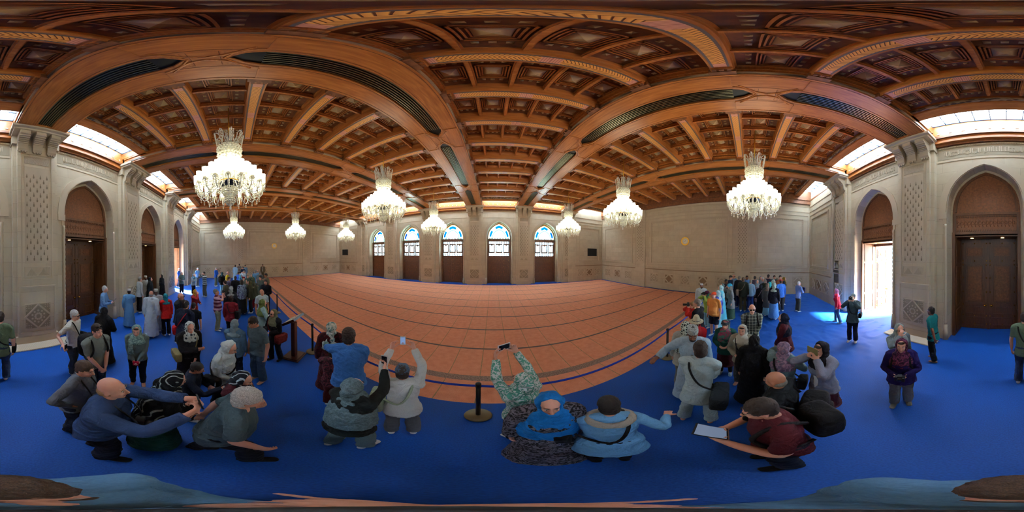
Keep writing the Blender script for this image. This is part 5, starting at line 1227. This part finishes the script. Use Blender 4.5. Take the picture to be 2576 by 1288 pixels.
# the distant left crowd
far = [(592, 667, 150, 'tall person in long white robe, back of the left crowd', dict(H=1.8, top='robe', tc=(150, 190, 220), skin_='brown')),
 (602, 664, 170, 'person in black and white striped shirt beside the tall white robe', dict(H=1.82, tc=(40, 42, 44, 'stripe', 190, 190, 184, .8), bc=BK_, hc='black')),
 (617, 667, 20, 'person in pale blue shirt at the back of the left crowd', dict(H=1.8, top='shirt', tc=(120, 156, 190), bc=GR, hc='black')),
 (611, 671, -30, 'dark haired person in black top behind the brightly lit white shirt', dict(H=1.74, tc=(20, 30, 60), bc=BK_, hc='black')),
 (614, 681, -60, 'person in brightly lit white top with raised hands, middle of the left crowd', dict(H=1.68, top='shirt', tc=(206, 224, 232), bc=GR, hc='grey', R='face', Lh='face')),
 (600, 684, 120, 'person in bright blue jacket in the middle of the left crowd', dict(H=1.66, top='jacket', tc=(26, 74, 170), bc=BK_, hc='dbrown')),
 (605, 690, 100, 'person in pale cyan scarf and blue top in the left crowd', dict(H=1.6, sex='f', top='sweater', tc=(40, 110, 190), bc=BK_, scarf=(110, 190, 220))),
 (643, 680, 175, 'left one of two people in light blue shirts seen from behind', dict(H=1.76, top='shirt', tc=(116, 176, 226), bc=(130, 130, 116), hc='grey')),
 (648, 679, 170, 'right one of two people in light blue shirts seen from behind', dict(H=1.78, top='shirt', tc=(110, 168, 220), bc=GR, hair='fringe', hc='grey')),
 (654, 683, 160, 'person in grey shirt beside the two light blue shirts', dict(H=1.72, tc=(96, 112, 120), bc=GR, hc='grey')),
 (661, 665, 0, 'brown clothed person with a white collar before the end wall', dict(H=1.76, top='jacket', tc=(96, 84, 62), bc=(80, 70, 52), hat=('beanie', (22, 24, 30)), skin_='tan', extra=('open',))),
 (576, 697, 60, 'person in patterned purple shirt between yellow shirt and crowd', dict(H=1.66, top='shirt', tc=(70, 72, 110, 'floral', 130, 130, 150), bc=GR, hc='brown', R='low', Lh='low')),
 (592, 695, -20, 'dark skinned person in black shirt facing the lens in the left crowd', dict(H=1.74, tc=(26, 28, 30), bc=BK_, skin_='dark', hc='black')),
 (607, 704, -150, 'person in white floral top and black skirt seen from behind', dict(H=1.66, sex='f', top='shirt', tc=(150, 176, 196, 'floral', 70, 70, 110, .6), bot='skirt', bc=(14, 14, 18), hair='long', hc='dbrown')),
 (618, 703, 60, 'person in grey green scarf, dark vest and tan trousers stepping right', dict(H=1.68, sex='f', top='jacket', tc=(26, 34, 36), bc=(140, 116, 84), scarf=(108, 118, 108), stride=.4, R='low')),
 (613, 695, 10, 'person with red cap in the left crowd', dict(H=1.66, tc=(84, 70, 70), bc=GR, hat=('cap', (150, 30, 34)))),
 (623, 691, 10, 'person in slate scarf near the middle of the left crowd', dict(H=1.64, sex='f', top='jacket', tc=(60, 74, 74), bc=GR, scarf=(88, 108, 104))),
 (632, 688, -10, 'person in pale green patterned scarf in the left crowd', dict(H=1.66, sex='f', top='jacket', tc=(86, 102, 86), bc=GR, scarf=(126, 140, 112, 'floral', 70, 96, 80))),
 (628, 705, -100, 'person in olive scarf close behind the tan trousered one', dict(H=1.64, sex='f', top='jacket', tc=(60, 62, 40), bc=BK_, scarf=(84, 84, 50))),
 (640, 708, 170, 'person in olive jacket and crimson trousers near the belt', dict(H=1.5, sex='f', top='jacket', tc=(80, 88, 70), bc=(140, 20, 40), scarf=(96, 98, 78))),
 (655, 694, -40, 'dark haired person in grey green shirt near the belt', dict(H=1.74, tc=(88, 100, 92), bc=(96, 92, 74), hc='black')),
 (669, 688, -60, 'dark haired person in tan shirt at the barrier belt', dict(H=1.78, tc=(120, 112, 88), bc=GR, hc='black', skin_='tan')),
 (668, 704, -20, 'person in black shirt leaning beside the barrier belt', dict(H=1.76, top='shirt', tc=(16, 18, 24), bc=BK_, hc='dbrown', skin_='tan', Lh='low')),
 (566, 706, -120, 'person in khaki shirt behind the pale headscarf', dict(H=1.66, tc=(80, 84, 70), bc=BK_, hc='dbrown'))]
for u, v, rel, lab, kw in far: P(u, v, rel, lab, **kw)
P(657, 728, 20, 'bald person in white t-shirt looking up beside the barrier belt', H=1.76, tc=(184, 204, 206), bc=BK_, hair='fringe', hc='grey', skin_='tan', pitch=-14, yaw=-20)
P(661, 751, 110, 'person in olive green headscarf with pale scarf ends', H=1.62, sex='f', top='sweater', tc=(140, 168, 166), bc=BK_, scarf=(112, 128, 72), drape=.5, R='book')
p = P(688, 776, -48, 'person in khaki headscarf, sunglasses and black jacket near the information stand', H=1.66, sex='f', top='jacket', tc=(16, 18, 24), bc=(20, 24, 36), scarf=(120, 118, 88), shades=1, R='low', Lh='low', feet='shoe', fc=(20, 20, 26), drape=.4, stride=.3)
phone(p, 'purple phone held by the person in khaki headscarf', 'both', col=fab(60, 30, 90)); bag(p, 'dark red handbag on the arm of the khaki scarfed person', (110, 26, 20), -1, (.16, .07, .12), z=.92)
P(590, 802, 165, 'person in grey headscarf and grey blue top seen from behind', H=1.64, sex='f', top='sweater', tc=(92, 124, 150), bc=(20, 26, 44), scarf=(120, 138, 144), R='relax', Lh='clasp', g=1.08, feet='shoe', fc=(190, 200, 204))
P(632, 800, -52, 'person in grey polo and jeans looking down', H=1.78, tc=(78, 92, 98), bc=(52, 72, 92), hc='dbrown', skin_='tan', pitch=24, R='relax', Lh='relax', g=1.06, feet='bare', yaw=0)
p = P(478, 808, 22, 'person in black dress and white headscarf with dark flowers, arm across the waist', H=1.66, sex='f', top='abaya', tc=(14, 14, 18), scarf=(186, 196, 192, 'dots', 30, 44, 60, .55), R='cross', Lh='clasp', pitch=8)
q = MB(); ell(q, p['T']((.06, .155, 1.24))*p['s'], (.035, .006, .03), fab(210, 214, 210)); q.build('badge', p['root'])
bag(p, 'tan handbag on the hip of the floral scarfed person in black', (124, 112, 74), 1, (.15, .06, .1), z=.98)
p = P(583, 857, 62, 'person in white headscarf and white shirt with a dark bag strap, leaning', H=1.68, sex='f', top='shirt', tc=(190, 204, 206), bc=(18, 22, 34), scarf=(196, 210, 212), drape=.7, R='clasp', Lh='clasp', lean=10, pitch=18)
bag(p, 'black cross-body bag worn over the white shirt', BK_, 1, (.12, .05, .09), z=1.0)
p = P(500, 915, 82, 'youngster in dark blue shirt pointing at a phone', H=1.56, top='shirt', tc=(20, 28, 46), bc=BK_, hc='black', R='point', Lh='low', skin_='tan', pitch=18)
phone(p, 'blue lit phone held by the pointing youngster', 'L', lit=True)
P(448, 932, 110, 'person in black embroidered scarf and green skirt bending over a phone', H=1.62, sex='f', top='sweater', tc=(18, 20, 24), bot='skirt', bc=(14, 66, 56), scarf=(20, 24, 30, 'swirl', 170, 180, 176, 1.2), drape=1.3, lean=14, pitch=16, R='low', Lh='low', g=1.15, feet='bare')
p = P(618, 936, 62, 'person in black and white striped headscarf and maroon top', H=1.58, sex='f', top='sweater', tc=(64, 16, 28), bc=BK_, scarf=(26, 32, 44, 'swirl', 190, 206, 214, 1.4), R='low', Lh='low', pitch=20)
P(628, 984, 92, 'white haired person in grey polo striding right, nearest on the left', H=1.74, tc=(66, 84, 92), bc=(20, 22, 28), hc='white', hair='full', lean=12, pitch=8, stride=.75, R='swing', Lh='swingb', g=1.15, belly=.5, feet='shoe', fc=(24, 24, 28))
p = P(272, 954, 68, 'bald person in blue sweater reaching out with a phone', H=1.8, top='sweater', tc=(44, 66, 106), bc=(18, 20, 28), hair='fringe', hc='blond', R=((.16, .52, 1.5), (.7, 0, -1), 1.35, (-.7, -.7, 0)), Lh=((.02, .54, 1.52), (.8, 0, -.6), 1.35, (-.7, -.7, 0)), g=1.12, pitch=-6, lean=6, feet='shoe', fc=(20, 20, 24), stride=.3, belly=.3)
phone(p, 'black phone held out by the bald person in blue sweater', 'both', tilt=-10)
neckstrap(p, 'black camera hanging on the chest of the bald person in blue')
p = P(214, 912, 60, 'brown haired person in grey shirt with a yellow marked camera strap, hand on hip', H=1.76, top='shirt', tc=(104, 112, 122), bc=(34, 40, 52), hc='brown', R='hips', Lh='clasp', lean=6, pitch=8, feet='shoe', fc=(24, 24, 28))
neckstrap(p, 'black camera on a strap worn by the person in grey shirt')
p = P(343, 816, -8, 'person in mint headscarf and grey sweater holding a red case', H=1.68, sex='f', top='sweater', tc=(98, 116, 116), bot='leggings', bc=(16, 18, 30), scarf=(140, 170, 162, 'floral', 100, 130, 130), R='clasp', Lh='clasp', pitch=10, feet='bare', extra=('fringe', 'tail'))
phone(p, 'red phone case in the hands of the mint scarfed person', 'both', w=.1, h=.1, col=fab(200, 20, 50))
# ---- centre
P(834, 808, 172, 'person in white floral headscarf at the belt beside the blue shirt', H=1.66, sex='f', top='abaya', tc=(76, 18, 26, 'floral', 40, 16, 20), scarf=(196, 208, 196, 'floral', 112, 152, 150, .5), drape=.6, pitch=0)
P(877, 829, 175, 'brown haired person in bright blue shirt seen from behind, arm round a companion', H=1.80, top='shirt', tc=(60, 116, 190), bc=(126, 130, 104), hc='dbrown', hair='full', Lh='hug', R='clasp', g=1.16)
P(837, 874, 165, 'child in grey beanie held between the floral headscarf and blue shirt', H=1.42, child=1, tc=(96, 40, 50, 'floral', 40, 20, 26), top='sweater', bc=(80, 24, 26), hat=('beanie', (130, 128, 120)), R='clasp', Lh='clasp')
p = P(888, 952, 140, 'person in crinkled grey headscarf photographing over the belt, white shoes', H=1.62, sex='f', top='sweater', tc=(24, 30, 30), bc=(98, 120, 124), scarf=(112, 138, 146, 'floral', 92, 116, 124, 2.5), drape=1.5, R='upf', Lh='chest', g=1.2, feet='shoe', fc=(220, 224, 224), wide=.13, stride=.25, extra=('tail', ('hem', .06)))
phone(p, 'white edged phone raised by the person in crinkled grey headscarf', 'R', col=fab(200, 204, 204))
p = P(1012, 918, 178, 'person in blue grey cap and white knitted sweater with phone held high', H=1.62, sex='f', top='sweater', tc=(206, 212, 208), bc=(86, 88, 92), hat=('cap', (76, 98, 122)), hair='short', R='ups', Lh='ups', g=1.1, feet='shoe', fc=(226, 228, 228), wide=.12)
phone(p, 'small silver phone held high by the person in white sweater', 'both', w=.062, h=.12, col=fab(190, 196, 200), lit=True)
bag(p, 'pale green and black shoulder bag of the white sweatered person', (160, 176, 150), -1, (.17, .07, .14), z=1.0)
p = P(1316, 938, -138, 'person in white hoodie printed with green leaves, hood up, arms raised', H=1.66, sex='f', top='sweater', tc=(214, 222, 218, 'floral', 90, 160, 140, 1.3), bc=(18, 20, 28), scarf=(214, 222, 218, 'floral', 90, 160, 140, 1.3), R='ups', Lh='ups', g=1.05, feet='shoe', fc=(220, 224, 226), lean=-2)
phone(p, 'white phone held up level by the hooded person', 'both', land=True, col=fab(220, 222, 222))
P(1383, 990, 8, 'person in bright blue shawl and black floral dress facing the lens', H=1.62, sex='f', top='abaya', tc=(26, 26, 32, 'floral', 110, 104, 116, 1.4), scarf=(14, 112, 190), drape=1.3, R='relax', Lh='relax', g=1.05, feet='shoe', fc=(214, 218, 220), stride=.3)
p = P(1531, 1003, 190, 'dark haired person in loose pale blue shirt and cream scarf seen from behind', H=1.66, sex='f', top='shirt', tc=(112, 172, 222), bot='leggings', bc=(16, 18, 26), hair='full', hc='black', R='side', Lh='clasp', g=1.3, feet='shoe', fc=(24, 24, 28), lean=6, pitch=12, extra=(('hem', .12),))
def shawl(p, lab, col, dz=0):
    t = tag(MB_shawl(p, col, dz), lab, 'scarf'); return place(t, p, V((0, 0, 0)))
def MB_shawl(p, col, dz):
    q = MB(); T, s = p['T'], p['s']; m = fab(*col)
    ring = [T((.155*math.sin(a)*(1 if abs(math.sin(a)) < 2 else 1), -.01+.135*math.cos(a), 1.475-.02*abs(math.cos(a))+dz)) * s for a in [2*PI*k/18 for k in range(19)]]
    q.tube(ring, [.036*s]*19, m, 10); o = q.build('shawl'); mo = o.modifiers.new('folds', 'DISPLACE'); mo.texture = TEXF; mo.strength = .02; mo.texture_coords = 'LOCAL'; return o
shawl(p, 'cream scarf round the neck of the pale blue shirted person', (176, 172, 160))
bag(p, 'flat black shoulder bag of the pale blue shirted person', BK_, -1, (.14, .05, .1), z=1.08)
# ---- right
p = P(1902, 1012, -78, 'crop haired person in maroon polo looking at a tablet, nearest on the right', H=1.76, tc=(80, 18, 30), bc=(26, 32, 44), hc='dbrown', R='book', Lh='book', lean=6, pitch=16, g=1.15, feet='shoe', fc=(22, 22, 26), shades=0)
backpack(p, 'large black backpack on the person in maroon polo', r=(.16, .11, .22)); phone(p, 'tablet with a bright screen held by the person in maroon polo', 'both', w=.14, h=.21, lit=True, tilt=60, cat='tablet')
p = P(1951, 938, -112, 'bald person in black jacket and pale collar seen from behind', H=1.76, top='jacket', tc=(24, 28, 32), bc=(18, 20, 26), hair='fringe', hc='grey', skin_='tan', R='clasp', Lh='clasp', g=1.1, pitch=6)
backpack(p, 'bulky black backpack on the bald person in black jacket', r=(.16, .12, .22))
p = P(1743, 822, 2, 'bearded person in white robe and tall embroidered cap, hand lowered', H=1.76, top='robe', tc=(170, 196, 214), hat=('kumma', (176, 186, 184, 'dots', 120, 130, 130, 1.6)), beard=1, skin_='brown', R='side', Lh='relax', pitch=14, feet='bare', g=1.06)
p = P(1762, 863, 168, 'dark haired person in white tunic and trousers with a black bag', H=1.72, top='shirt', tc=(178, 200, 204), bc=(172, 194, 200), hair='full', hc='dbrown', yaw=-25, R='clasp', Lh='clasp', feet='bare', g=1.0, extra=(('hem', .12),), wide=.16)
bag(p, 'large black messenger bag slung behind the white tunic', (30, 36, 42), 1, (.2, .09, .15), z=.92, fwd=-.14)
P(1726, 806, 160, 'person in black and white patterned headscarf behind the tall cap', H=1.64, sex='f', top='jacket', tc=(170, 170, 160), bc=GR, scarf=(30, 38, 44, 'cell', 196, 204, 186, 1.1), drape=1)
p = P(1752, 800, -8, 'person in straw hat, sunglasses and red hooded jacket', H=1.64, sex='f', top='jacket', tc=(180, 26, 36), bc=(120, 126, 150), scarf=(176, 40, 48), hat=('straw', (196, 190, 160)), shades=1, R='clasp', Lh='clasp')
P(1826, 803, -12, 'person in dark visor and flowered headscarf with green shawl', H=1.62, sex='f', top='jacket', tc=(26, 84, 74), bot='midskirt', bc=(70, 18, 30), scarf=(70, 120, 104, 'floral', 150, 60, 90, .6), hat=('visor', (40, 50, 60)), drape=.6, R='low', Lh='low', feet='shoe', fc=(150, 168, 180), wide=.11)
p = P(1868, 815, -14, 'person in cream headscarf and shirt with a camera at the waist', H=1.63, sex='f', top='jacket', tc=(150, 146, 126), bc=(72, 72, 72), scarf=(200, 198, 180), R='low', Lh='low', feet='bare', extra=('fringe', 'open'))
neckstrap(p, 'camera hanging in front of the cream scarfed person'); bag(p, 'black shoulder bag beside the cream scarfed person', BK_, -1, (.12, .06, .12))
p = P(1898, 842, 165, 'person in black abaya and veil seen from behind, beside the cream headscarf', H=1.66, sex='f', top='abaya', tc=(12, 12, 16), scarf=(12, 12, 16), drape=1.5, g=1.05)
p = P(1892, 766, 4, 'person in sunglasses and checked shirt standing alone on blue cloth', H=1.76, top='shirt', tc=(74, 86, 84, 'check', 176, 184, 168, 1), bc=(50, 66, 96), hair='fringe', hc='grey', shades=1, R='clasp', Lh='clasp')
backpack(p, 'black backpack on the person in checked shirt', r=(.14, .09, .2))
p = P(1755, 753, -120, 'grey haired person in black t-shirt looking over the belt, right side', H=1.72, tc=(18, 20, 26), bc=NV, hc='grey', R='clasp', Lh='clasp', yaw=-10)
p = P(1743, 760, -80, 'person in red jacket lifting a camera over the belt', H=1.6, sex='f', top='jacket', tc=(186, 40, 30), bc=GR, hair='long', hc='blond', R='face', Lh='face', g=.95)
camera_(p, 'black camera with long lens held by the person in red jacket', lens=.12)
p = P(1779, 731, -52, 'person in plum hat and lime jacket raising a camera', H=1.66, sex='f', top='jacket', tc=(160, 190, 90), bc=(140, 190, 210), scarf=(70, 130, 110), hat=('beanie', (74, 16, 46)), R='face', Lh='face', pitch=-6)
camera_(p, 'black camera raised by the person in the lime jacket')
p = P(1797, 733, -30, 'person in orange cap, orange t-shirt and navy shorts', H=1.74, tc=(226, 146, 74), bot='shorts', bc=(20, 26, 50), hat=('cap', (214, 74, 36)), R='relax', Lh='relax', belly=.8, g=1.1, pitch=-10, feet='sock', fc=(180, 200, 214))
P(1765, 712, 6, 'bearded person in white robe and white cap behind the cameras, right group', H=1.76, top='robe', tc=(200, 214, 218), hat=('kumma', (220, 226, 226)), beard=1, skin_='brown')
P(1806, 729, -120, 'person in pale blue headscarf right behind the orange cap', H=1.66, sex='f', top='sweater', tc=(70, 90, 180), bc=(150, 200, 214), scarf=(176, 206, 214))
P(1813, 716, -100, 'person in white headscarf and turquoise tunic in the right group', H=1.68, sex='f', top='abaya', tc=(96, 190, 214), scarf=(170, 206, 206), drape=.6)
P(1817, 712, -60, 'person in grey green headscarf behind the turquoise tunic', H=1.66, sex='f', top='jacket', tc=(96, 104, 104), bc=GR, scarf=(96, 116, 116))
P(1836, 713, -75, 'person in cyan hat, grey wrap and olive skirt in the right group', H=1.68, sex='f', top='jacket', tc=(132, 132, 130), bot='skirt', bc=(66, 92, 76), scarf=(126, 122, 116), hat=('beanie', (60, 180, 220)), drape=1, extra=(('hem', .2),), R='face')
grp = [(1838, 692, 60, 'person in dark blue top and cap at the left end of the far right crowd', dict(H=1.8, tc=(30, 40, 70), bc=BK_, hat=('cap', (60, 60, 60)))),
 (1846, 691, 30, 'person in light blue t-shirt and sunglasses in the far right crowd', dict(H=1.8, tc=(110, 150, 186), bc=JN, hair='fringe', hc='grey', shades=1)),
 (1827, 703, 40, 'dark haired person in dark top leaning into the far right crowd', dict(H=1.72, tc=(50, 40, 50), bc=BK_, hc='black', skin_='brown')),
 (1860, 695, 150, 'broad grey haired person in black jacket seen from behind, far right crowd', dict(H=1.8, top='jacket', tc=(16, 20, 30), bc=(26, 36, 70), hc='grey', g=1.25)),
 (1870, 698, 170, 'person in olive clothes carrying a beige bag', dict(H=1.74, top='jacket', tc=(40, 46, 40), bc=(66, 62, 46), hc='brown')),
 (1879, 694, 0, 'dark haired person facing the lens with a blue white sheet', dict(H=1.78, top='shirt', tc=(90, 140, 200), bc=BK_, hc='black', skin_='brown', R='face')),
 (1889, 705, 172, 'person in pale blue shirt and jeans, hand on hip, seen from behind', dict(H=1.76, top='shirt', tc=(150, 196, 230), bc=(28, 56, 120), hc='grey', Lh='hips', pitch=30)),
 (1899, 695, 160, 'dark haired person in patterned shirt at the back of the far right crowd', dict(H=1.76, tc=(90, 84, 110), bc=BK_, hc='black')),
 (1914, 694, 20, 'person in grey scarf at the back of the far right crowd', dict(H=1.72, sex='f', top='jacket', tc=(90, 110, 120), bc=BK_, scarf=(110, 120, 120))),
 (1919, 698, 10, 'white haired person in pale floral shirt in the far right crowd', dict(H=1.7, top='shirt', tc=(130, 146, 160, 'floral', 90, 90, 120), bc=BK_, hc='white')),
 (1933, 691, 150, 'tall dark haired person in dark shirt in the far right crowd', dict(H=1.82, tc=(50, 46, 70), bc=BK_, hc='black', g=1.1)),
 (1948, 693, 10, 'dark haired person in teal top at the back, right crowd', dict(H=1.78, tc=(60, 90, 90), bc=BK_, hc='black')),
 (1946, 702, 100, 'person in white headscarf near the red cap', dict(H=1.68, sex='f', top='jacket', tc=(110, 130, 130), bc=BK_, scarf=(166, 190, 184))),
 (1963, 693, 30, 'person in brown top at the back near the red cap', dict(H=1.78, tc=(120, 70, 40), bc=BK_, hc='black')),
 (1937, 708, 170, 'person in teal headscarf seen from behind, far right crowd', dict(H=1.64, sex='f', top='jacket', tc=(26, 40, 50), bc=BK_, scarf=(30, 150, 160))),
 (1931, 711, 172, 'person in taupe headscarf, long grey coat and pale blue skirt', dict(H=1.66, sex='f', top='jacket', tc=(72, 76, 80), bot='skirt', bc=(130, 190, 210), scarf=(110, 96, 86), extra=(('hem', .3),))),
 (1948, 710, 165, 'person in cream headscarf, black top and light blue skirt', dict(H=1.66, sex='f', top='sweater', tc=(18, 22, 40), bot='skirt', bc=(90, 150, 220), scarf=(150, 170, 160))),
 (1914, 714, 165, 'person in long black dress with a pink grey bag, far right crowd', dict(H=1.64, sex='f', top='abaya', tc=(14, 18, 32), scarf=(16, 22, 36), drape=.8)),
 (1964, 702, -160, 'person in red white cap, blue shirt and brown trousers', dict(H=1.76, top='shirt', tc=(60, 120, 210), bc=(46, 44, 50), hat=('cap', (200, 40, 44)), skin_='tan')),
 (1973, 696, 100, 'person in mustard headscarf and dark coat at the right end of the crowd', dict(H=1.7, sex='f', top='jacket', tc=(26, 40, 50), bc=(90, 80, 40), scarf=(140, 110, 30))),
 (1925, 703, 150, 'person in dark green jacket in the thick of the far right crowd', dict(H=1.68, top='jacket', tc=(40, 56, 50), bc=BK_, hc='grey')),
 (1905, 703, 20, 'person in lilac shawl in the thick of the far right crowd', dict(H=1.64, sex='f', top='jacket', tc=(110, 100, 120), bc=BK_, scarf=(120, 140, 150)))]
gp = {}
for u, v, rel, lab, kw in grp: gp[lab] = P(u, v, rel, lab, **kw)
bag(gp['person in olive clothes carrying a beige bag'], 'beige shoulder bag in the far right crowd', (140, 124, 110), -1, (.15, .06, .15), z=1.0, fwd=-.1)
bag(gp['person in long black dress with a pink grey bag, far right crowd'], 'pinkish grey handbag hanging in the far right crowd', (130, 110, 120), -1, (.12, .06, .1), z=.8)
p = P(2010, 708, 130, 'white haired person in lilac blue shirt standing alone near the right wall', H=1.74, top='shirt', tc=(110, 136, 190), bc=(66, 68, 62), hc='white', R='book', Lh='low')
phone(p, 'purple folder held by the person alone near the right wall', 'R', w=.2, h=.26, col=fab(60, 40, 150), cat='folder')
P(1971, 786, -105, 'person in dark navy headscarf and maroon jacket on the creased cloth', H=1.66, sex='f', top='jacket', tc=(74, 14, 28), bc=(14, 18, 36), scarf=(18, 26, 50), drape=.5, R='clasp', Lh='clasp', g=1.08)
p = P(1972, 858, 165, 'person in pinkish patterned headscarf and grey green top seen from behind', H=1.62, sex='f', top='sweater', tc=(104, 130, 134), bc=(20, 26, 40), scarf=(150, 120, 140, 'floral', 110, 96, 120), R='chest', Lh='face', g=1.1, drape=.3)
bag(p, 'small black bag on the hip below the pinkish headscarf', BK_, 1, (.11, .06, .11))
p = P(2066, 858, -42, 'person in dark headscarf and pale jacket photographing with a cased phone', H=1.66, sex='f', top='jacket', tc=(140, 144, 164), bot='midskirt', bc=(58, 14, 30), scarf=(26, 24, 34), R='face', Lh='face', extra=('fringe', 'open'), g=1.02, feet='shoe', fc=(20, 20, 28))
phone(p, 'tan cased phone held level by the person in pale jacket', 'both', w=.1, h=.17, land=True, col=fab(130, 120, 80))
P(2103, 725, -100, 'person in pink headscarf, red jacket and jeans walking by the right wall', H=1.66, sex='f', top='jacket', tc=(186, 20, 60), bc=(54, 90, 140), scarf=(186, 120, 170), stride=.5, feet='shoe', fc=(200, 220, 230), lean=8)
p = P(2147, 737, -14, 'person in white cap and grey jacket photographing before the bright open door', H=1.74, top='jacket', tc=(58, 76, 84), bc=(14, 20, 44), hat=('beanie', (150, 170, 174)), R='face', Lh='face', pitch=-14, lean=-3, hc='white')
camera_(p, 'black camera held up before the bright open door', lens=.04)
bag(p, 'black pouch hanging at the side of the photographer by the open door', BK_, -1, (.1, .05, .08), z=1.05)
P(2262, 812, 28, 'person in pale grey hood and sunglasses behind the purple coat', H=1.66, sex='f', top='jacket', tc=(112, 124, 128), bc=BK_, scarf=(140, 148, 144), shades=1, R='face')
p = P(2268, 850, -4, 'person in purple coat and plum patterned scarf holding a small camera', H=1.64, sex='f', top='jacket', tc=(34, 20, 84), bc=(116, 116, 112), scarf=(50, 20, 50, 'floral', 110, 50, 80), R='low', Lh='low', feet='sock', fc=(130, 130, 116), g=1.12, extra=('fringe',), stride=.2, drape=.4, pitch=-2)
camera_(p, 'small silver camera in the hands of the purple coated person', lens=.02)
backpack(p, 'dark backpack behind the purple coat', r=(.14, .08, .2))
P(2343, 773, -120, 'person in teal polo and black trousers passing the pilaster', H=1.68, tc=(8, 110, 112), bc=(16, 20, 26), hc='black', beard=1, skin_='brown', R='swing', Lh='swingb', stride=.3, feet='bare', extra=(('hem', .06),))
